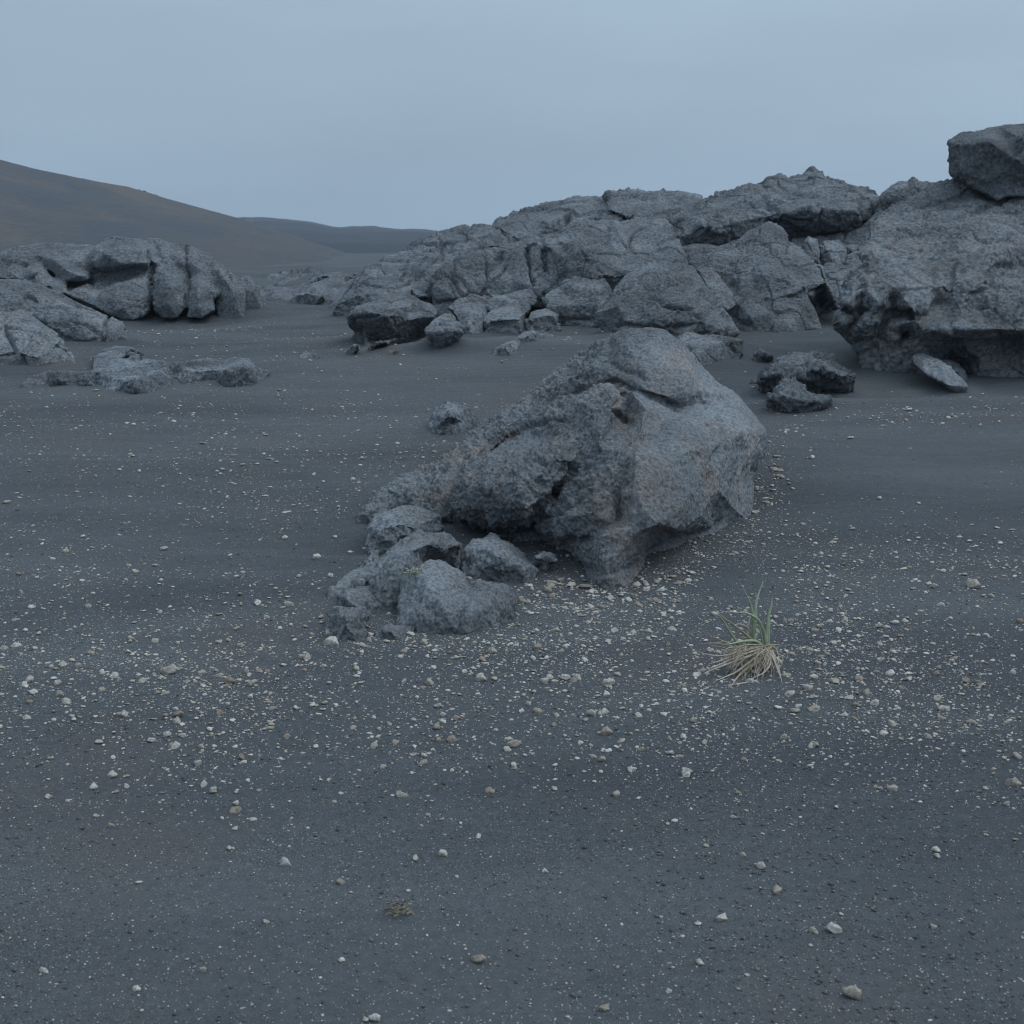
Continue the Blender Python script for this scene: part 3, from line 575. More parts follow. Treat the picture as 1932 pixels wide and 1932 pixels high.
rock('outcrop', 'small rounded skyline knob at the left shoulder of the mound', [
    (3, [(-260,560,24),(-250,480,24.4),(-160,470,24.6),(-100,470,24.6),(0,463,24.6),(60,460,24.6),(130,453,24.6),(190,475,24.5),(250,490,24.2),(240,560,23.4),(60,680,22.6),(-100,620,23)],
        D(T=1.5, inner=[(0,520,23.9),(120,500,23.9),(60,580,23.2),(-120,540,23.9)]))],
    M_FARR, vox=0.022, smooth=3, big=(1.2, .05), mid=(3, .06), fine=(12, .02), seed=44)
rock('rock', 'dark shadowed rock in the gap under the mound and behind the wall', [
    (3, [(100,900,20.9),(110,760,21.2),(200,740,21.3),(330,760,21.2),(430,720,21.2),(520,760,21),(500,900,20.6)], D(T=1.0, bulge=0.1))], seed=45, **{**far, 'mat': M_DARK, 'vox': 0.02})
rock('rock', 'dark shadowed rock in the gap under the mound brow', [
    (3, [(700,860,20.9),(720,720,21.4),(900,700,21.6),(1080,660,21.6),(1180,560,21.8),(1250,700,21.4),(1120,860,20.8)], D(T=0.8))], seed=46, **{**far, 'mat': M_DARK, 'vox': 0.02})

# --- ledges of crust in the sand
crust = D(mat=M_CRUST, vox=0.012, smooth=2, big=(2, .02), mid=(6, .010), fine=(24, .012), pit=(12, .010))
rock('rock_ledge', 'thin curved crust of rock in the sand below the block row', [
    (2, [(855,1000,None),(870,965,(0.039,)),(930,935,(0.066,)),(985,915,(0.066,)),(1040,880,(0.055,)),(1140,872,(0.044,)),(1210,900,(0.017,)),(1140,920,None),(1050,922,None),(985,965,None),(930,1000,None),(880,1010,None)], D(T=0.3, inner=[(930,960,(0.088,)),(1060,898,(0.061,))]))], seed=50, **crust)
rock('rock_ledge', 'tiny nub of crust at the right tip of the curved ledge', [
    (2, [(1225,930,None),(1240,908,(0.028,)),(1265,898,(0.033,)),(1295,915,(0.017,)),(1290,938,None),(1250,940,None)], D(T=0.2))], seed=51, **crust)
rock('rock_ledge', 'broad flat wrinkled crust in the sand at the left', [
    (1, [(90,970,None),(110,935,(0.040,)),(170,895,(0.058,)),(250,868,(0.071,)),(400,872,(0.071,)),(478,866,(0.071,)),(490,800,(0.071,)),(540,757,(0.083,)),(600,742,(0.096,)),(690,742,(0.096,)),(745,765,(0.077,)),(760,805,(0.077,)),(900,826,(0.071,)),(1100,808,(0.071,)),(1180,820,(0.083,)),(1240,793,(0.121,)),(1310,798,(0.121,)),(1350,855,(0.083,)),(1425,872,(0.033,)),
         (1360,905,None),(1250,920,None),(1160,935,None),(1110,900,None),(1040,915,None),(1000,942,None),(930,948,None),(800,962,None),(700,985,None),(640,1000,None),(620,950,None),(560,915,None),(510,948,None),(400,938,None),(300,940,None),(230,968,None)],
        D(T=0.5, inner=[(620,800,(0.115,)),(700,870,(0.109,)),(850,880,(0.109,)),(1000,870,(0.103,)),(1200,870,(0.146,)),(1280,850,(0.159,)),(300,895,(0.090,)),(450,900,(0.083,)),(650,920,(0.096,)),(700,940,(0.090,)),(1140,860,(0.096,))]))],
    seed=52, **{**crust, 'vox': 0.013})
rock('rock_ledge', 'small dark crust flake on open sand in the left middle', [
    (1, [(1545,812,None),(1570,790,(0.022,)),(1610,775,(0.039,)),(1660,778,(0.033,)),(1675,802,(0.011,)),(1620,815,None)], D(T=0.2))], seed=53, **crust)
rock('rock_ledge', 'pale smooth crust running from the valley to the left foot of the middle pile', [
    (1, [(1240,545,None),(1270,505,21.5),(1300,472,22.5),(1380,440,23.5),(1500,430,23.8),(1570,425,23.8),(1640,385,24.2),(1760,352,24.5),(1850,380,24),(1960,350,24),(1960,480,21.5),(1800,540,20.3),(1740,555,None),(1560,512,None),(1400,508,None),(1330,535,None)],
        D(T=1.0, inner=[(1450,465,22.6),(1650,440,22.4),(1800,440,22.2),(1700,480,21.6),(1870,430,22.4)]))], M_PALE, vox=0.022, smooth=3, big=(1, .05), mid=(3, .03), fine=(12, .02), pit=(6, .02), seed=54)
rock('rock_ledge', 'low pale lump of crust half buried under the valley ledge', [
    (1, [(1505,515,None),(1540,480,(.10,)),(1600,458,(.18,)),(1690,470,(.16,)),(1725,505,(.05,)),(1640,525,None)], D(T=0.6))], M_PALE, vox=0.02, smooth=3, seed=55)
rock('rock', 'pair of dark angular rocks on the valley skyline beyond the pale crust', [
    (1, [(1445,430,27.5),(1480,388,27.5),(1545,348,27.5),(1560,425,27.3)], D(T=0.8, bulge=.15)),
    (1, [(1540,430,27.5),(1560,350,27.6),(1630,326,27.6),(1700,358,27.5),(1740,365,27.5),(1780,375,27.4),(1700,420,27.3)], D(T=0.8, bulge=.2))], M_DARK, vox=0.022, smooth=2, big=(1, .04), mid=(3, .04), fine=(10, .02), seed=56)
rock('rock_ledge', 'distant low rim of pale crust on the valley crest', [
    (1, [(1290,440,None),(1290,370,30),(1350,362,30),(1420,368,30),(1500,345,30),(1520,400,29.6),(1440,430,29)], D(T=1))], M_PALE, vox=0.03, smooth=2, mid=(3, .03), fine=(9, .02), seed=57)

# --- left outcrop and the rocks at its foot
y0 = 20.0
rock('outcrop', 'rounded outcrop of jointed blocks at the left, below the hill', [
    (1, [(-160,520,20.2),(-160,300,20.6),(0,252,20.8),(90,222,21),(250,203,21.2),(400,212,21.2),(500,212,21.1),(560,185,21.1),(600,172,21.1),(700,178,21.1),(800,182,21),(870,192,21),(1000,215,20.9),(1080,255,20.8),(1180,322,20.6),(1250,392,20.5),(1270,480,20.3),(1100,560,None),(800,560,None),(500,520,None),(200,450,None)],
        D(T=2.2, y=20.6, shrink=0.75, inner=[(100,300,20.5),(250,300,20.5),(420,300,20.5),(480,380,20.5),(700,300,20.3),(900,300,20.4),(1000,300,20.3),(1120,380,20.2),(1200,440,20.1)])),
    (1, [(470,300,20.4),(490,225,20.7),(560,190,20.9),(640,176,21),(760,184,20.9),(800,232,20.6),(808,290,20.3),(772,338,20.3),(700,348,20.4),(560,358,20.4),(485,345,20.4)], D(T=1, inner=[(560,260,20.1),(650,230,20.3),(740,240,20.2),(650,310,20.08),(760,305,20.08),(550,318,20.18)])),
    (1, [(340,445,20.1),(400,418,20.3),(600,392,20.5),(740,350,20.6),(772,345,20.5),(792,420,20.1),(798,500,19.9),(772,572,19.7),(700,605,19.6),(630,598,19.6),(560,562,19.6),(420,500,19.8),(348,470,19.9)],
        D(T=1, inner=[(420,440,19.9),(600,432,19.75),(700,400,19.95),(765,390,20.0),(620,500,19.55),(760,470,19.75),(650,550,19.5),(500,490,19.75)])),
    (1, [(800,340,20.2),(832,300,20.4),(890,303,20.4),(950,338,20.3),(988,400,20.1),(992,470,19.9),(978,530,19.7),(930,592,19.6),(860,595,19.6),(800,540,19.7),(792,430,20.0)], D(T=0.8, inner=[(850,350,20.0),(920,370,19.95),(900,440,19.6),(950,440,19.75),(880,520,19.5),(840,440,19.75)])),
    (1, [(978,385,20.2),(1040,352,20.3),(1100,372,20.2),(1132,420,20.1),(1150,465,19.9),(1112,500,19.8),(1125,550,19.6),(1060,595,19.5),(980,592,19.6),(974,480,19.8)], D(T=0.8, inner=[(1050,400,19.9),(1040,460,19.55),(1090,450,19.75),(1040,530,19.5)])),
    (1, [(1060,340,20.5),(1100,290,20.7),(1180,320,20.6),(1250,388,20.4),(1285,440,20.2),(1275,500,None),(1210,508,None),(1140,520,None),(1130,400,20.2)], D(T=0.7, inner=[(1150,340,20.2),(1200,420,19.9),(1230,470,19.8)])),
    (1, [(1235,385,20.7),(1300,358,20.8),(1342,410,20.7),(1380,472,None),(1320,488,None),(1250,490,None)], D(T=0.7, inner=[(1300,400,20.4),(1330,440,20.35),(1270,440,20.3)])),
    (1, [(195,262,20.5),(230,230,20.8),(320,232,20.8),(382,270,20.6),(402,330,20.4),(475,352,20.3),(480,390,20.2),(420,405,20.1),(330,400,20.1),(260,342,20.3)], D(T=0.8, inner=[(290,290,20.2),(350,340,20.05),(420,370,19.95)])),
    (1, [(-20,385,20),(60,308,20.3),(120,330,20.3),(210,298,20.4),(265,372,20.2),(355,412,20.1),(348,458,19.9),(310,470,19.8),(200,430,19.8),(120,402,19.9)], D(T=0.8, inner=[(60,350,20.0),(180,350,19.9),(260,420,19.75)])),
    (1, [(540,188,21),(590,163,21),(640,170,21),(700,172,21),(830,168,21),(870,192,21),(800,205,20.9),(650,200,20.9)], D(T=0.5)),
    ], M_FARR, vox=0.0175, smooth=3, big=(1.2, .03), mid=(3.5, .022), fine=(15, .010), pit=(7, .012), seed=60,
    cracks=[(1, [(785,240),(800,320),(788,420),(800,540)], 9, .09), (1, [(980,350),(985,460),(975,560)], 9, .07), (1, [(970,220),(975,330)], 7, .07), (1, [(1190,330),(1240,420)], 7, .07), (1, [(820,210),(850,290)], 8, .05), (1, [(60,380),(150,385),(210,360)], 10, .06), (1, [(360,420),(480,410),(490,340)], 10, .06)])
rock('rock', 'small chip of rock at the foot of the round outcrop block', [
    (1, [(800,585,None),(810,550,(.10,)),(850,545,(.11,)),(900,578,(.02,)),(860,590,None)], D(T=.2))], seed=61, **far)
rock('rock', 'thin scattered stones on the sand right of the outcrop foot', [
    (1, [(1140,552,None),(1170,535,(.04,)),(1210,530,(.04,)),(1220,548,None)], D(T=.2))], seed=62, **far)
rock('boulder', 'long sloping slab-like boulder at the left edge with a light ridge line', [
    (1, [(-160,395,17.6),(60,392,17.6),(160,410,17.6),(300,460,17.5),(420,520,17.3),(520,572,17.1),(580,600,17),(640,620,16.9),(720,700,None),(640,712,None),(560,712,None),(440,728,None),(350,728,None),(280,690,16.3),(200,640,16.4),(-160,620,16.5)],
        D(T=1.4, inner=[(150,440,17.1),(300,490,17.0),(430,555,16.8),(540,600,16.7),(60,500,16.9),(250,540,16.7),(150,560,16.75),(380,600,16.45),(250,620,16.3),(400,625,16.15),(520,630,16.3),(560,660,16.2),(430,680,16.1),(330,670,16.15),(480,700,16.15),(620,670,16.4)]))],
    seed=63, cracks=[(1, [(565,600),(560,700)], 9, .1), (1, [(190,600),(280,620),(400,610)], 12, .1), (1, [(60,560),(140,480),(250,520)], 10, .06)], **far)
rock('boulder', 'grey rough boulder cut by the left frame edge, in front of the long slab', [
    (1, [(-200,560,15),(30,566,15),(120,555,15),(180,600,14.9),(230,640,14.8),(330,702,14.6),(415,792,None),(330,835,None),(200,850,None),(60,868,None),(-200,880,None)],
        D(T=1.2, inner=[(60,640,14.5),(180,680,14.4),(280,740,14.25),(60,760,14.1),(200,790,14.0),(-60,680,14.3),(-60,800,14)]))],
    seed=64, cracks=[(1, [(20,640),(80,740),(110,840)], 8, .08), (1, [(230,690),(350,770)], 7, .05)], **{**far, 'vox': .0135, 'mat': M_RIGHT})

# ------------------------------------------------------------------ sand blown up against the rocks
gb = np.zeros((550, 600), np.float64); gl = gb.copy(); small_rocks = []
for o in ROCKS:
    n_ = len(o.data.vertices); P_ = np.empty(n_ * 3, np.float32); o.data.vertices.foreach_get('co', P_); P_ = P_.reshape(-1, 3) + np.array(o.location)
    if o.name.startswith('rock_ledge') or np.ptp(P_[:, 2]) < 0.30: small_rocks.append(P_); continue
    dz = P_[:, 2] - gz(P_[:, 0], P_[:, 1]); m = (dz > -0.04) & (dz < 0.05); P_ = P_[m]
    i_ = ((P_[:, 0] - BX0) / BC).astype(int); j_ = ((P_[:, 1] - BY0) / BC).astype(int); k_ = (i_ >= 0) & (j_ >= 0) & (i_ < 550) & (j_ < 600); gb[i_[k_], j_[k_]] = 1
def blur(g_, s_):
    w = np.exp(-0.5 * (np.arange(-int(3 * s_), int(3 * s_) + 1) / s_) ** 2); w /= w.sum()
    g_ = np.apply_along_axis(lambda q: np.convolve(q, w, 'same'), 0, g_); return np.apply_along_axis(lambda q: np.convolve(q, w, 'same'), 1, g_)
b1 = np.clip(blur(gb, 2.0) * 3.2, 0, 1); b2 = np.clip(blur(gb, 6.0) * 3.0, 0, 1); b2 = np.roll(b2, -4, 0)      # longer tails to the left, downwind
yb_ = BY0 + (np.arange(600) + 0.5) * BC; hs = 0.020 + 0.055 * sstep(7.5, 15, yb_)
for P_ in small_rocks:
    i_ = ((P_[:, 0] - BX0) / BC).astype(int); j_ = ((P_[:, 1] - BY0) / BC).astype(int); k_ = (i_ >= 0) & (j_ >= 0) & (i_ < 550) & (j_ < 600); gl[i_[k_], j_[k_]] = 1
BANK[0] = (b1 * 0.45 + b2 * 0.55) * hs[None, :] * (1 - np.clip(blur(gl, 4.0) * 2.5, 0, 1))
# ------------------------------------------------------------------ the ground
def sand_mat():
    m, t, b = nmat("black_sand"); tc = t.nodes.new('ShaderNodeTexCoord'); V = tc.outputs['Object']
    n1 = noise(t, V, 210, 3, 0.7); n2 = noise(t, V, 0.55, 3, 0.55, off=(2, 5, 0)); n3 = noise(t, V, 34, 5, 0.75, off=(4, 1, 0))
    c = rampn(t, n1, [(0.33, (0.036, 0.041, 0.046)), (0.5, (0.065, 0.072, 0.079)), (0.68, (0.125, 0.133, 0.142))])
    smooth_ = rampn(t, n2, [(0.44, 0.0), (0.56, 1.0)])                       # wind-swept smooth patches against gritty ones
    c = mixc(t, math2(t, 'MULTIPLY', smooth_, 0.75), c, (0.072, 0.079, 0.086))
    c = mixc(t, 1.0, c, rampn(t, n3, [(0.3, 0.80), (0.7, 1.2)]), 'MULTIPLY')
    n5 = noise(t, V, 1.0, 4, 0.55, off=(1, 2, 0), st=(0.35, 1.1, 1)); c = mixc(t, 1.0, c, rampn(t, n5, [(0.36, (0.80, 0.80, 0.82)), (0.64, (1.20, 1.20, 1.18))]), 'MULTIPLY')
    n4 = noise(t, V, 0.9, 2, 0.5, off=(7.3, 2.1, 0))
    c = mixc(t, rampn(t, n4, [(0.56, 0.0), (0.72, 0.35)]), c, (0.092, 0.076, 0.074))
    vo = t.nodes.new('ShaderNodeTexVoronoi'); vo.inputs['Scale'].default_value = 75; t.links.new(V, vo.inputs['Vector'])
    sx = t.nodes.new('ShaderNodeSeparateColor'); t.links.new(vo.outputs['Color'], sx.inputs[0])
    gr = math2(t, 'MULTIPLY', rampn(t, sx.outputs[0], [(0.88, 0.0), (0.93, 1.0)]), rampn(t, vo.outputs['Distance'], [(0.14, 0.9), (0.24, 0.0)]))
    c = mixc(t, gr, c, rampn(t, sx.outputs[1], [(0.2, (0.13, 0.12, 0.115)), (0.8, (0.30, 0.27, 0.235))]))
    t.links.new(c, b.inputs['Base Color'])
    # fine grain, faint wind ripples
    wv = t.nodes.new('ShaderNodeTexWave'); wv.inputs['Scale'].default_value = 2.6; wv.inputs['Distortion'].default_value = 5; wv.inputs['Detail'].default_value = 3
    wv.inputs['Detail Scale'].default_value = 0.8
    q = t.nodes.new('ShaderNodeMapping'); q.inputs['Rotation'].default_value = (0, 0, R(78)); t.links.new(V, q.inputs[0]); t.links.new(q.outputs[0], wv.inputs['Vector'])
    nb = bumpn(t, wv.outputs['Fac'], 0.12, 0.04)
    nb = bumpn(t, n3, 0.35, 0.02, nb)
    nb = bumpn(t, n1, 0.7, 0.006, nb)
    nb = bumpn(t, gr, 0.8, 0.004, nb)
    t.links.new(nb, b.inputs['Normal']); b.inputs['Roughness'].default_value = 0.95
    return m
M_SAND = sand_mat()
nr, nc = 1100, 640
yy = -4 + 2.0 * np.exp(np.linspace(0, math.log(1004 / 2.0), nr))
tt = np.linspace(-1, 1, nc); X = tt[None, :] * (yy[:, None] + 6.5) * 0.62; Y = np.repeat(yy[:, None], nc, 1)
Z = gz(X, Y)
Vg = np.stack([X.ravel(), Y.ravel(), Z.ravel()], 1)
ii = (np.arange(nr - 1)[:, None] * nc + np.arange(nc - 1)[None, :]).ravel()
Fg = np.stack([ii, ii + 1, ii + nc + 1, ii + nc], 1)
g = bpy.data.objects.new('ground', mesh_np('ground', Vg, Fg, np.full(len(Fg), 4), M_SAND)); COL.objects.link(g); tag(g, kind='structure')

# ------------------------------------------------------------------ hills
def hill_mat(name, base, streak, amt):
    m, t, b = nmat(name); tc = t.nodes.new('ShaderNodeTexCoord'); V = tc.outputs['Object']
    q = t.nodes.new('ShaderNodeMapping'); q0 = t.nodes.new('ShaderNodeMapping'); q0.inputs['Rotation'].default_value = (0, R(-16), 0); t.links.new(V, q0.inputs[0]); q.inputs['Scale'].default_value = (0.04, 0.02, 0.75); t.links.new(q0.outputs[0], q.inputs[0])
    n = noise(t, q.outputs[0], 1.0, 6, 0.6); n2 = noise(t, V, 0.04, 4, 0.6); n3 = noise(t, V, 1.3, 6, 0.8)
    f = math2(t, 'MULTIPLY', rampn(t, n, [(0.42, 0.0), (0.66, 1.0)]), rampn(t, n2, [(0.3, 0.35), (0.6, 1.0)]))
    c = mixc(t, math2(t, 'MULTIPLY', f, amt), base, streak)
    c = mixc(t, 1.0, c, rampn(t, n3, [(0.35, 0.78), (0.65, 1.22)]), 'MULTIPLY')
    t.links.new(c, b.inputs['Base Color']); t.links.new(bumpn(t, n3, 0.5, 0.4), b.inputs['Normal']); return m
def hill(name, prof, yc, yf, yb, mat, x0, x1, rough):
    us = np.array([p[0] for p in prof], float); vs_ = np.array([p[1] for p in prof], float)
    xs = np.linspace(x0, x1, 420); ys = np.linspace(yf, yb, 160)
    cx = np.array([at(u, v, yc)[0] for u, v in prof]); cz = np.array([at(u, v, yc)[2] for u, v in prof])
    Xh, Yh = np.meshgrid(xs, ys); H = np.interp(Xh * yc / Yh, cx, cz) + 0.8
    k = np.where(Yh <= yc, np.clip((Yh - yf) / (yc - yf), 0, 1) ** 1.25, 1 - 0.6 * sstep(yc, yb, Yh))
    nzv = fbm(np.stack([Xh.ravel() * 0.02, Yh.ravel() * 0.02, np.zeros(Xh.size)], 1), 5, 0.5).reshape(Xh.shape)
    n2 = fbm(np.stack([Xh.ravel() * 0.5, Yh.ravel() * 0.5, np.zeros(Xh.size)], 1), 2, 0.5).reshape(Xh.shape)
    Zh = -0.8 + H * k + nzv * rough * np.clip(k * 2, 0, 1) * (1 - 0.8 * sstep(0.8, 1, k)) + n2 * rough * 0.05 * k
    V_ = np.stack([Xh.ravel(), Yh.ravel(), Zh.ravel()], 1); nx = len(xs)
    ii = (np.arange(len(ys) - 1)[:, None] * nx + np.arange(nx - 1)[None, :]).ravel(); Fh = np.stack([ii, ii + 1, ii + nx + 1, ii + nx], 1)
    o = bpy.data.objects.new(name, mesh_np(name, V_, Fh, np.full(len(Fh), 4), mat)); COL.objects.link(o); return tag(o, kind='structure')
hill('hill', [(-1500,60),(-700,190),(-300,255),(0,301),(60,317),(200,345),(240,351),(350,384),(455,413),(560,447),(650,478),(720,505),(800,530),(900,560),(1400,600)], 170, 62, 260,
     hill_mat('hill_slope', (0.058, 0.065, 0.075), (0.104, 0.088, 0.078), 0.9), -120, 40, 0.9)
_hb = COL.objects['hill'].data; HILLT = BVHTree.FromPolygons([v.co for v in _hb.vertices], [p.vertices[:] for p in _hb.polygons])
hill('far_hill', [(-800,330),(0,385),(300,405),(455,413),(530,414),(590,420),(635,428),(700,429),(760,434),(820,439),(900,450),(1100,480),(1500,520),(2600,540)], 800, 90, 985,
     hill_mat('far_hill_slope', (0.030, 0.037, 0.048), (0.050, 0.047, 0.045), 0.4), -800, 620, 3.0)
# tiny rocks along the crest of the near hill
crest_m = M_DARK
for k, (u, v, s) in enumerate([(262, 349, .35), (272, 350, .5), (294, 356, .3), (200, 344, .3), (158, 334, .25), (455, 412, .3)]):
    bmx = bmesh.new(); bmesh.ops.create_icosphere(bmx, subdivisions=2, radius=1)
    for v_ in bmx.verts: v_.co *= 1 + 0.35 * float(perlin(np.array([v_.co * 1.7]) + k * 5)[0]); v_.co.z *= 0.7
    me = bpy.data.meshes.new('crest_rock'); bmx.to_mesh(me); bmx.free(); me.materials.append(crest_m)
    o = bpy.data.objects.new('crest_rock', me); COL.objects.link(o); 
    vv = v - 25
    while vv < v + 40:
        h_ = HILLT.ray_cast(Vector((0, 0, CAMZ)), Vector(ray(u, vv)).normalized())
        if h_[0] is not None: break
        vv += 0.5
    o.location = h_[0] if h_[0] is not None else at(u, v, 170); o.scale = (s * .5, s * .4, s * .4)
    tag(o, 'tiny dark rock silhouetted on the crest of the near hill', 'rock', 'tiny rocks on the hill crest')

# ------------------------------------------------------------------ air
hb = bmesh.new(); bmesh.ops.create_cube(hb, size=1)
me = bpy.data.meshes.new('haze'); hb.to_mesh(me); hb.free()
hz = bpy.data.objects.new('haze', me); COL.objects.link(hz)
hz.scale = (2000, 1030, 44); hz.location = (0, 505, 19.0); tag(hz, kind='stuff')
HAZE = 0.00042
mh = bpy.data.materials.new('haze_air'); mh.use_nodes = True; t = mh.node_tree; t.nodes.clear()
o_ = t.nodes.new('ShaderNodeOutputMaterial'); pv = t.nodes.new('ShaderNodeVolumePrincipled'); t.links.new(pv.outputs[0], o_.inputs['Volume'])
pv.inputs['Color'].default_value = (0.74, 0.84, 0.96, 1); pv.inputs['Density'].default_value = HAZE; pv.inputs['Anisotropy'].default_value = 0.1
me.materials.append(mh)

# ------------------------------------------------------------------ stones on the sand
rs = np.random.default_rng(11)
def stone_template(sub, seed, squash=0.52):
    b_ = bmesh.new(); bmesh.ops.create_icosphere(b_, subdivisions=sub, radius=1)
    V_ = np.array([v.co[:] for v in b_.verts], np.float32); F_ = np.array([[v.index for v in f.verts] for f in b_.faces], np.int32); b_.free()
    r = 1 + 0.45 * perlin(V_ * 1.1 + seed * 13.7) + (0.26 * perlin(V_ * 2.8 + seed * 7.1) if sub > 1 else 0) + (0.12 * perlin(V_ * 6 + seed) if sub > 2 else 0)
    V_ = V_ * r[:, None]
    rr = np.random.default_rng(seed)
    for _ in range(7):                     # chipped faces
        n_ = rr.normal(size=3); n_ /= np.linalg.norm(n_); dd = V_ @ n_; lim = rr.uniform(0.45, 0.75)
        V_ = V_ - np.maximum(dd - lim, 0)[:, None] * n_[None, :] * 0.85
    V_ = V_ * np.array([1, 0.8, squash]); return V_.astype(np.float32), F_
def stone_mat(name, c0, c1, c2, fine=120):
    m, t, b = nmat(name); at_ = t.nodes.new('ShaderNodeAttribute'); at_.attribute_name = 'tone'
    ob = t.nodes.new('ShaderNodeObjectInfo'); tc = t.nodes.new('ShaderNodeTexCoord')
    f = math2(t, 'FRACT', math2(t, 'ADD', at_.outputs['Fac'], ob.outputs['Random']))
    c = rampn(t, f, [(0.0, c0), (0.5, c1), (1.0, c2)])
    n = noise(t, tc.outputs['Object'], fine, 5, 0.7)
    c = mixc(t, 1.0, c, rampn(t, n, [(0.35, 0.70), (0.62, 1.12)]), 'MULTIPLY')
    t.links.new(c, b.inputs['Base Color']); t.links.new(bumpn(t, n, 0.4, min(0.3 / fine, 0.05)), b.inputs['Normal']); return m
M_PUM = stone_mat('pumice', (0.25, 0.205, 0.165), (0.40, 0.36, 0.31), (0.52, 0.49, 0.45), 140)
M_PUMI = stone_mat('pumice_stone', (0.25, 0.205, 0.165), (0.40, 0.36, 0.31), (0.52, 0.49, 0.45), 2.2)
M_GRIT = stone_mat('dark_grit', (0.062, 0.065, 0.07), (0.10, 0.10, 0.102), (0.17, 0.155, 0.145), 160)

def blob(U, V_, u, v, ru, rv, a=0):
    c, s = math.cos(R(a)), math.sin(R(a)); p = ((U-u)*c + (V_-v)*s) / ru; q = (-(U-u)*s + (V_-v)*c) / rv
    return np.exp(-(p*p + q*q))
def density(X, Y):
    """share of pumice on the plain: strewn bands, clean drifts"""
    P = np.stack([X, Y, gz(X, Y)], 1); U, V_ = project(P)
    d = 0.10 + 1.0 * blob(U, V_, 300, 1330, 520, 150, 3) + 1.5 * blob(U, V_, 1600, 1260, 560, 190, 8) + 0.9 * blob(U, V_, 900, 1250, 350, 110) + 0.6 * blob(U, V_, 1000, 1150, 250, 60)
    d += 1.0 * blob(U, V_, 450, 860, 700, 300) + 0.8 * blob(U, V_, 1720, 1060, 330, 130) + 0.4 * blob(U, V_, 1500, 1050, 500, 120) + 0.8 * blob(U, V_, 430, 625, 260, 60) + 0.35 * blob(U, V_, 100, 1100, 350, 140)
    d += 6.0 * blob(U, V_, 1240, 1085, 120, 22, -22) + 5.0 * blob(U, V_, 1445, 930, 30, 75, 12) + 2.2 * blob(U, V_, 1090, 1095, 90, 30, 10) + 1.2 * blob(U, V_, 1380, 1010, 90, 40, -30)
    d += 1.2 * blob(U, V_, 1680, 790, 260, 22, -3) + 1.0 * blob(U, V_, 1480, 790, 50, 30) + 0.8 * blob(U, V_, 1640, 655, 50, 30)
    d *= 1 - 0.93 * np.clip(blob(U, V_, 1750, 880, 330, 65, -2) + blob(U, V_, 560, 1060, 190, 42, -8) + blob(U, V_, 1350, 1100, 70, 35, -20) + blob(U, V_, 1250, 690, 160, 60) + blob(U, V_, 880, 650, 200, 26, -12) + blob(U, V_, 1230, 1240, 80, 30), 0, 1)
    d *= 0.55 + 1.3 * np.clip(0.5 + 1.1 * fbm(np.stack([X * 1.3, Y * 0.8, X * 0], 1), 3), 0, 1)
    d *= 1 - 0.75 * sstep(1400, 1620, V_)
    return d, U, V_
def in_rocks(X, Y): return False
def sample(n, ymin, ymax, smin, smax, power, wide=0.42, dens=True, dpow=1.0):
    # uniform in log distance keeps the count per picture area even
    Yc = np.exp(rs.uniform(math.log(ymin), math.log(ymax), n)); Xc = rs.uniform(-1, 1, n) * (Yc * wide + 0.3)
    d, U, V_ = density(Xc, Yc)
    sz = smin * (1 - rs.random(n)) ** (-1 / power); ok = (sz < smax)
    if dens: ok &= rs.random(n) < np.clip(d ** dpow, 0, 4) / 4 * 1.6
    return Xc[ok], Yc[ok], sz[ok], U[ok], V_[ok]
def merge(name, X, Y, sz, temps, mat, embed=0.35, tone=(0, 1)):
    z = gz(X, Y); VV = []; FF = []; TT = []; off = 0
    which = rs.integers(0, len(temps), len(X))
    for k, (tv, tf) in enumerate(temps):
        s = np.where(which == k)[0]
        if not len(s): continue
        a = rs.uniform(0, 6.283, len(s)); c, sn = np.cos(a), np.sin(a); sc = sz[s][:, None] * rs.uniform(0.75, 1.3, (len(s), 3))
        q = tv[None] * sc[:, None, :]
        x = q[..., 0] * c[:, None] - q[..., 1] * sn[:, None] + X[s][:, None]; y = q[..., 0] * sn[:, None] + q[..., 1] * c[:, None] + Y[s][:, None]
        zz = q[..., 2] + (z[s] + sz[s] * rs.uniform(-0.15, 0.38, len(s)))[:, None]
        VV.append(np.stack([x, y, zz], -1).reshape(-1, 3)); n = len(tv)
        FF.append((tf[None] + (off + np.arange(len(s)) * n)[:, None, None]).reshape(-1, 3)); off += n * len(s)
        TT.append(np.repeat(rs.uniform(tone[0], tone[1], len(s)), n))
    VV = np.concatenate(VV); FF = np.concatenate(FF); me = mesh_np(name, VV, FF, np.full(len(FF), 3), mat)
    at_ = me.attributes.new('tone', 'FLOAT', 'POINT'); at_.data.foreach_set('value', np.concatenate(TT).astype(np.float32))
    o = bpy.data.objects.new(name, me); COL.objects.link(o); return o
T1 = [stone_template(1, k) for k in range(8)]; T2 = [stone_template(2, k + 20) for k in range(8)]; T3 = [stone_template(3, k + 40, 0.68) for k in range(12)]

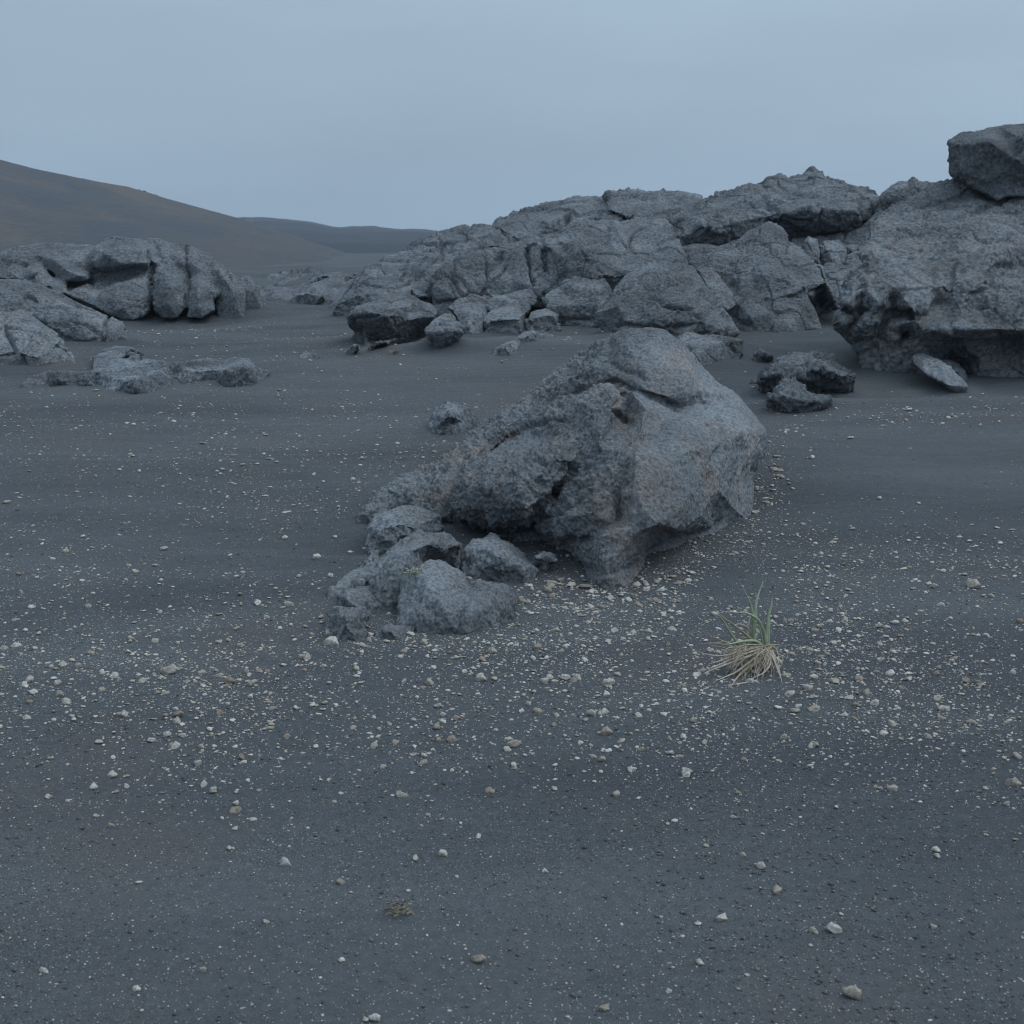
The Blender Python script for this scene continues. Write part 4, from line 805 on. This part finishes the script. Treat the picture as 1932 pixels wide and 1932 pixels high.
px, py, ps, pu, pv_ = sample(190000, 2.4, 24, 0.0026, 0.022, 2.2)
_pl = [(1040,1105),(1110,1112),(1190,1100),(1260,1078),(1340,1040),(1400,990),(1430,930),(1455,890),(1440,850)]; ex = []
for _ in range(430):                                      # the drift of stones along the foot of the boulder
    k_ = int(rs.integers(0, len(_pl) - 1)); t_ = rs.random(); u_ = _pl[k_][0] + (_pl[k_+1][0] - _pl[k_][0]) * t_ + rs.normal() * 24 + 8; v_ = _pl[k_][1] + (_pl[k_+1][1] - _pl[k_][1]) * t_ + abs(rs.normal()) * 24 - 4
    y_ = gy(u_, v_); ex.append((at(u_, v_, y_)[0], y_, min(0.024, 0.005 * (1 - rs.random()) ** (-1 / 2.2)), u_, v_))
for _ in range(160):                                      # and of those before the porous boulder and the rubble
    u_, v_ = [(1700 + rs.normal() * 140, 770 + rs.normal() * 12), (1655 + rs.normal() * 25, 655 + rs.normal() * 12), (1080 + rs.normal() * 60, 1115 + rs.normal() * 16)][int(rs.integers(0, 3))]
    y_ = gy(u_, v_); ex.append((at(u_, v_, y_)[0], y_, min(0.028, 0.008 * (1 - rs.random()) ** (-1 / 2.2)), u_, v_))
ex = np.array(ex); px, py, ps, pu, pv_ = [np.concatenate([a, ex[:, i]]) for i, a in enumerate((px, py, ps, pu, pv_))]
# keep stones off the rocks: test against the rocks' footprints
from mathutils.bvhtree import BVHTree
deps = bpy.context.evaluated_depsgraph_get()
def hits_rock(x, y, z, ups=0.02):
    for o, tr, mn, mxx in TREES:
        if mn[0] < x < mxx[0] and mn[1] < y < mxx[1]:
            h = tr.ray_cast(Vector((x, y, z + ups)) - o.location, Vector((0, 0, 1)))
            if h[0] is not None and h[1].z > 0: return True
    return False
TREES = []
for o in ROCKS:
    n_ = len(o.data.vertices); P_ = np.empty(n_ * 3, np.float32); o.data.vertices.foreach_get('co', P_); P_ = P_.reshape(-1, 3) + np.array(o.location)
    TREES.append((o, BVHTree.FromPolygons([v.co for v in o.data.vertices], [p.vertices[:] for p in o.data.polygons]), P_.min(0), P_.max(0)))
pz = gz(px, py)
ok = np.array([not hits_rock(float(a), float(b), float(c)) for a, b, c in zip(px, py, pz)])
px, py, ps, pu, pv_, pz = px[ok], py[ok], ps[ok], pu[ok], pv_[ok], pz[ok]
app = ps / py                                             # apparent size
inview = (pu > 5) & (pu < 1927) & (pv_ > 560) & (pv_ < 1925)
order = np.argsort(-(app * inview)); ind = order[:270]; rest = order[270:]
big_r = rest[app[rest] > np.quantile(app[rest], 0.8)]; sm_r = rest[app[rest] <= np.quantile(app[rest], 0.8)]
tx, ty, ts, tu, tv_ = sample(26000, 2.3, 7, 0.0016, 0.0045, 2.5, dens=False)
o = merge('pumice_gravel', np.concatenate([px[sm_r], tx]), np.concatenate([py[sm_r], ty]), np.concatenate([ps[sm_r], ts]), T1, M_PUM); tag(o, 'fine pale pumice gravel strewn over the black sand', 'gravel', kind='stuff')
o = merge('pumice_pebbles', px[big_r], py[big_r], ps[big_r], T2, M_PUM); tag(o, 'small pale pumice pebbles strewn over the black sand', 'gravel', kind='stuff')
# dark grit
gx, gyy, gs, gu, gv = sample(60000, 2.3, 16, 0.0025, 0.009, 2.4, dens=False)
keep = rs.random(len(gx)) < 0.25 + 0.75 * np.clip(0.5 + 1.4 * fbm(np.stack([gx * .9, gyy * .6, gx * 0 + 4], 1), 2), 0, 1); gx, gyy, gs = gx[keep], gyy[keep], gs[keep]
o = merge('dark_grit', gx, gyy, gs, T1, M_GRIT); tag(o, 'dark volcanic grit scattered over the sand', 'gravel', kind='stuff')

TM = []
for k, (tv, tf) in enumerate(T3): TM.append(mesh_np('pumice_stone', tv, tf, np.full(len(tf), 3), M_PUMI))
def zone(u, v):
    if v > 1480: return ('pale pumice stone lying sparsely on the smooth near sand at the bottom', 'pumice stones on the near sand')
    if v < 1000: return ('pale pumice stone on the sand level with or behind the largest boulder', 'pumice stones beside the boulder')
    if 1000 < u < 1480 and v < 1130: return ('pale pumice stone in the drift along the foot of the largest boulder', 'pumice stones along the boulder foot')
    if u < 620: return ('pale pumice stone in the strewn band at the left', 'pumice stones of the left band')
    if u < 1280: return ('pale pumice stone in front of the rubble left of the grass tuft', 'pumice stones left of the grass')
    return ('pale pumice stone in the strewn field around and right of the grass tuft', 'pumice stones around the grass')
def put_stone(x, y, s, label, group=None, sc=(1, 1, 1), k=None, rz=None):
    o = bpy.data.objects.new('pumice_stone', TM[k if k is not None else int(rs.integers(0, len(TM)))]); COL.objects.link(o)
    z = float(gz(x, y)); o.location = (x, y, z + s * (float(rs.uniform(0.0, 0.28)) if group else 0.26) * sc[2]); o.scale = (s * sc[0], s * sc[1], s * sc[2])
    o.rotation_euler = (rs.uniform(-.3, .3), rs.uniform(-.3, .3), rs.uniform(0, 6.28) if rz is None else rz)
    tag(o, label, 'pumice stone', group); return o
for k in ind:
    lb, gp = zone(pu[k], pv_[k]); q = rs.uniform(0.8, 1.25, 3); put_stone(float(px[k]), float(py[k]), float(ps[k]) , lb, gp, q)
# the stones that stand out, each where it lies
for u, v, wpx, lb in [
    (1612,1882,36,'cream lumpy pumice stone, largest of the near ones, close to the bottom edge'),
    (1361,1735,22,'white pumice stone on near sand, upright with a brown foot'),
    (1570,1757,27,'broad cream pumice stone between the two lower right ones'),
    (1465,1684,22,'flat cream pumice stone on near sand below the grass tuft'),
    (1437,1637,17,'pointed little pumice stone straight below the grass tuft'),
    (902,1814,24,'pale pumice stone alone near the bottom centre'),
    (1140,1905,22,'white flat pumice stone at the bottom edge centre'),
    (710,1925,22,'tan pumice stone cut by the bottom edge'),
    (318,1270,26,'big pitted grey pumice stone in the left strewn band'),
    (430,1290,22,'angular pumice stone right of the pitted grey one'),
    (208,1560,13,'small white pumice stone alone on the lower left sand'),
    (82,1834,15,'pale round pumice stone near the lower left corner'),
    (258,1868,14,'flat pale pumice stone near the lower left corner'),
    (383,1832,13,'white pumice stone second from the lower left corner'),
    (1118,1350,18,'white rounded pumice stone left below the grass tuft'),
    (1143,1385,22,'white oval pumice stone just below the rounded white one'),
    (1145,1293,22,'white wedge of pumice left of the grass tuft'),
    (967,1408,22,'brown pitted pumice stone below the rubble'),
    (922,1495,18,'tan rounded pumice stone in the middle of the near sand'),
    (1766,1606,16,'cream pumice stone with a white one touching it, at the lower right'),
    (1768,1617,13,'white pumice chip touching the cream stone at the lower right'),
    (1910,1482,22,'tan flat pumice stone at the right edge'),
    (770,1724,13,'pale pumice stone beside the small dry sprig'),
    (625,1216,26,'pale flat pumice stone at the left foot of the rubble'),
    (907,1284,20,'tan rough pumice stone in front of the rubble'),
    (210,1464,18,'cream pumice stone on left sand below the strewn band'),
    (978,1138,20,'cream pumice stone touching the twin-lobed rock'),
    (309,1038,12,'lone white pumice chip on the sand left of the rubble'),
    (597,1054,14,'white pumice chip left of the rubble'),
    (1838,1108,24,'large cream pumice stone near the right edge'),
    ]:
    y_ = gy(u, v); p = at(u, v, y_); put_stone(p[0], y_, wpx / F * y_ * 0.68, lb, None, (1.0, 0.9, 1.05), rz=rs.uniform(-.4, .4))

# ------------------------------------------------------------------ plants
def leaf_mat(name, c0, c1, rough=0.6):
    m, t, b = nmat(name); a = t.nodes.new('ShaderNodeAttribute'); a.attribute_name = 'along'
    tc = t.nodes.new('ShaderNodeTexCoord'); n = noise(t, tc.outputs['Object'], 60, 3, 0.6)
    c = rampn(t, a.outputs['Fac'], [(0.0, c0), (0.72, tuple((x + y) / 2 for x, y in zip(c0, c1))), (1.0, c1)])
    c = mixc(t, 1.0, c, rampn(t, n, [(0.3, 0.75), (0.7, 1.2)]), 'MULTIPLY')
    t.links.new(c, b.inputs['Base Color']); b.inputs['Roughness'].default_value = rough
    tr = t.nodes.new('ShaderNodeBsdfTranslucent'); t.links.new(c, tr.inputs[0]); ms = t.nodes.new('ShaderNodeMixShader'); ms.inputs[0].default_value = 0.2
    o = [x for x in t.nodes if x.type == 'OUTPUT_MATERIAL'][0]; t.links.new(b.outputs[0], ms.inputs[1]); t.links.new(tr.outputs[0], ms.inputs[2]); t.links.new(ms.outputs[0], o.inputs[0])
    return m
M_GREEN = leaf_mat('green_leaf', (0.36, 0.42, 0.27), (0.48, 0.52, 0.40))
M_TIP = leaf_mat('leaf_drying_tip', (0.33, 0.34, 0.20), (0.62, 0.42, 0.28))
M_DRY = leaf_mat('dry_leaf', (0.56, 0.49, 0.40), (0.62, 0.56, 0.48))
M_STRAW = leaf_mat('straw', (0.40, 0.32, 0.24), (0.55, 0.47, 0.38))
M_SPRIG = leaf_mat('sprig', (0.24, 0.21, 0.16), (0.36, 0.30, 0.22))
def blade_geo(pts, w, fold=0.25, nseg=18, thick=0.25):
    """curved tapered leaf with a keel: Catmull-Rom through pts; closed section of four points"""
    P_ = [np.array(p, float) for p in pts]; P_ = [2 * P_[0] - P_[1]] + P_ + [2 * P_[-1] - P_[-2]]; C_ = []
    for i in range(1, len(P_) - 2):
        for s in np.linspace(0, 1, max(3, nseg // (len(P_) - 3)), endpoint=False):
            a, b, c, d = P_[i-1], P_[i], P_[i+1], P_[i+2]
            C_.append(0.5 * (2*b + (c-a)*s + (2*a-5*b+4*c-d)*s*s + (3*b-a-3*c+d)*s**3))
    C_.append(P_[-2]); C_ = np.array(C_); n = len(C_); V_, A_ = [], []
    Tn = np.gradient(C_, axis=0); Tn /= np.linalg.norm(Tn, axis=1)[:, None] + 1e-9
    for i in range(n):
        s = i / (n - 1); ww = 1.25 * w * (0.75 + 0.25 * math.sin(min(s * 3, 1.57))) * max(0.06, (1 - s ** 2.2))
        view = np.array([0.25, 1, -0.2]); side = np.cross(Tn[i], view); side /= np.linalg.norm(side) + 1e-9; nrm = np.cross(side, Tn[i])
        V_ += [C_[i] - side * ww / 2, C_[i] + nrm * ww * fold, C_[i] + side * ww / 2, C_[i] + nrm * (ww * fold + ww * thick * -1)]
        A_ += [s] * 4
    F_ = []
    for i in range(n - 1):
        for k in range(4): F_.append((4*i + k, 4*i + (k+1) % 4, 4*i + 4 + (k+1) % 4, 4*i + 4 + k))
    F_ += [(3, 2, 1, 0), (4*n-4, 4*n-3, 4*n-2, 4*n-1)]
    return V_, F_, A_
def leaves(name, geos, mat, parent, origin):
    V_, F_, A_ = [], [], []
    for v, f, a in geos:
        o_ = len(V_); V_ += v; F_ += [tuple(i + o_ for i in q) for q in f]; A_ += a
    V_ = np.array(V_) - np.array(origin)
    me = mesh_np(name, V_, [i for q in F_ for i in q], [len(q) for q in F_], mat)
    at_ = me.attributes.new('along', 'FLOAT', 'POINT'); at_.data.foreach_set('value', np.array(A_, np.float32))
    o = bpy.data.objects.new(name, me); COL.objects.link(o); o.parent = parent; return o
random.seed(5)
YB = gy(1197.8 + .2 * 1180, 1043.3 + .2 * 1080)
def g5(x, y, dy=0.0):
    u, v = 1197.8 + .2 * x, 1043.3 + .2 * y; yg = gy(u, v) - 0.012
    return at(u, v, min(YB + dy, yg))
org = at(1197.8 + .2 * 1180, 1043.3 + .2 * 1080, YB); org[2] = float(gz(org[0], org[1]))
tuft = bpy.data.objects.new('grass_tuft', None); COL.objects.link(tuft); tuft.location = org
tag(tuft, 'lone tuft of lyme grass with green blades rising from dry straw on black sand', 'grass tuft')
def bl5(pts, wpx, d0, d1, **k):
    n = len(pts); return blade_geo([g5(p[0], p[1], d0 + (d1 - d0) * i / (n - 1)) for i, p in enumerate(pts)], wpx * .2 / F * YB, **k)
for pts, w, d0, d1 in [
    ([(1108,960),(1112,820),(1128,640),(1150,440),(1212,268)], 42, 0, .05), ([(1130,960),(1125,760),(1118,620),(1085,470),(1020,325)], 38, 0, -.04),
    ([(1255,960),(1242,800),(1262,600),(1285,500),(1300,430)], 30, .02, .05), ([(1245,960),(1220,780),(1170,640),(1060,570),(960,562),(862,552)], 28, .0, -.08),
    ([(1060,960),(960,840),(880,715),(810,610),(770,560)], 26, .0, -.04), ([(1270,980),(1262,820),(1270,700),(1275,620)], 22, .03, .06),
    ([(1070,900),(1062,780),(1075,660),(1100,560)], 22, .03, .06), ([(1220,960),(1200,800),(1180,700),(1150,600),(1135,500)], 24, .04, .08),
    ([(1270,960),(1190,865),(1120,830),(1000,838),(880,862),(760,852)], 30, -.01, -.08), ([(1140,980),(1130,820),(1132,700),(1128,560)], 30, -.02, 0), ([(1240,940),(1230,780),(1205,690)], 24, -.02, -.03)]:
    leaves('green_blade', [bl5(pts, w, d0, d1)], M_GREEN, tuft, org)
for pts, w, d0, d1 in [
    ([(1180,900),(1100,815),(950,690),(830,605),(700,482)], 20, -.01, -.07), ([(1250,930),(1180,1010),(1060,1090),(970,1170),(895,1275)], 34, -.05, -.16), ([(1000,900),(860,840),(760,850),(600,850)], 14, -.02, -.1),
    ([(980,940),(900,920),(820,890),(700,868)], 16, -.03, -.08), ([(1150,840),(1080,805),(980,806),(930,812)], 12, 0, .02), ([(1260,870),(1330,866),(1400,872)], 12, 0, .03),
    ([(1120,940),(1000,900),(880,850),(760,800),(670,750)], 13, -.03, -.1)]:
    leaves('drying_blade', [bl5(pts, w, d0, d1)], M_TIP, tuft, org)
for pts, w, d0, d1 in [
    ([(1180,880),(1020,920),(900,955),(790,972),(660,950),(540,905)], 16, -.02, -.12), ([(1200,900),(1050,950),(900,1010),(760,1070),(610,1115)], 22, -.04, -.14), ([(1230,920),(1060,980),(900,1040),(760,1090),(640,1140)], 22, -.05, -.15),
    ([(1240,900),(1120,1000),(960,1120),(850,1170),(740,1215)], 20, -.06, -.17), ([(1290,920),(1320,1000),(1360,1110),(1392,1240)], 26, -.03, -.1), ([(1275,940),(1305,1000),(1345,1100),(1380,1195)], 22, -.04, -.12),
    ([(1110,800),(1070,715),(1000,672),(920,682)], 18, .02, -.04), ([(1260,960),(1180,1060),(1150,1120),(1160,1190)], 18, -.06, -.14), ([(1280,960),(1270,1060),(1200,1140),(1060,1200)], 18, -.05, -.15),
    ([(1100,900),(960,960),(830,1010),(690,1050)], 18, -.03, -.12), ([(1160,1200),(1040,1225),(930,1240),(840,1250)], 14, -.14, -.18), ([(1050,880),(940,940),(860,990)], 18, -.02, -.06)]:
    leaves('dry_blade', [bl5(pts, w, d0, d1)], M_DRY, tuft, org)
gs_ = []
for k in range(150):
    a = (random.uniform(960, 1310), random.uniform(860, 1010)); ang = random.gauss(2.75, 0.75) if random.random() < .7 else random.uniform(0.8, 2.2); ln = random.uniform(90, 330)
    dx, dy = math.cos(ang) * ln, abs(math.sin(ang)) * ln * 0.8 + 30; d = random.uniform(-.09, .06)
    gs_.append(bl5([a, (a[0] + dx * .5 + random.uniform(-25, 25), a[1] + dy * .35 + random.uniform(-20, 20)), (min(1370, max(840, a[0] + dx)), min(1200, a[1] + dy))], random.uniform(6, 16), d, d - .06, nseg=8))
for k in range(26):   # upright straw sheaths holding the green blades
    x = random.choice([random.gauss(1085, 28), random.gauss(1250, 22)]); gs_.append(bl5([(x + random.uniform(-20, 20), 1090), (x, 960), (x + random.uniform(-14, 14), 850 + random.uniform(-10, 60))], random.uniform(14, 26), random.uniform(-.04, .03), random.uniform(-.03, .03), nseg=8))
leaves('dead_straw', gs_, M_STRAW, tuft, org)['kind'] = 'stuff'

def sprig(name, label, u, v, size, mat, n=26, seed=1, flat=0.6, onrock=None):
    rr = random.Random(seed); y_ = onrock if onrock else gy(u, v); b = at(u, v, y_)
    e_ = bpy.data.objects.new(name, None); COL.objects.link(e_); e_.location = b; tag(e_, label, 'plant')
    stems, lv = [], []
    for k in range(n):
        a = rr.uniform(0, 6.28); r_ = size * rr.uniform(.3, 1); h_ = size * rr.uniform(.25, 1) * flat
        p1 = b + np.array([math.cos(a) * r_ * .45, math.sin(a) * r_ * .45, h_ * .7]); p2 = b + np.array([math.cos(a) * r_, math.sin(a) * r_, h_])
        stems.append(blade_geo([b, p1, p2], size * .035, nseg=6))
        for s in range(4):
            q = p1 + (p2 - p1) * rr.uniform(0, 1); dd = np.array([rr.uniform(-1, 1), rr.uniform(-1, 1), rr.uniform(0, .8)]) * size * .22
            lv.append(blade_geo([q, q + dd * .5, q + dd], size * .11, nseg=5))
    leaves('stem', stems, M_STRAW, e_, b); leaves('leaf', lv, mat, e_, b)
sprig('small_plant', 'small dry olive sprig on the near sand beside a pale pumice stone', 748, 1724, 0.045, M_SPRIG, 18, 3, .5)
sprig('small_plant', 'small yellowish plant on sand at the foot of the dark overhanging boulder', 742, 668, 0.09, M_SPRIG, 22, 4, .5)
sprig('small_plant', 'small yellowish plant close against the dark overhanging boulder', 748, 642, 0.045, M_SPRIG, 14, 6, .5)
def surf(u, v):
    best = None; r = ray(u, v); rv = Vector(r).normalized()
    for o, tr, mn, mxx in TREES:
        h = tr.ray_cast(Vector((0, 0, CAMZ)) - o.location, rv)
        if h[0] is not None:
            y_ = h[0].y + o.location.y
            if best is None or y_ < best: best = y_
    return best
sprig('small_plant', 'small green plant growing in the crevice of the knobbly rock', 782, 1085, 0.05, M_GREEN, 20, 5, .6, onrock=surf(782, 1087))
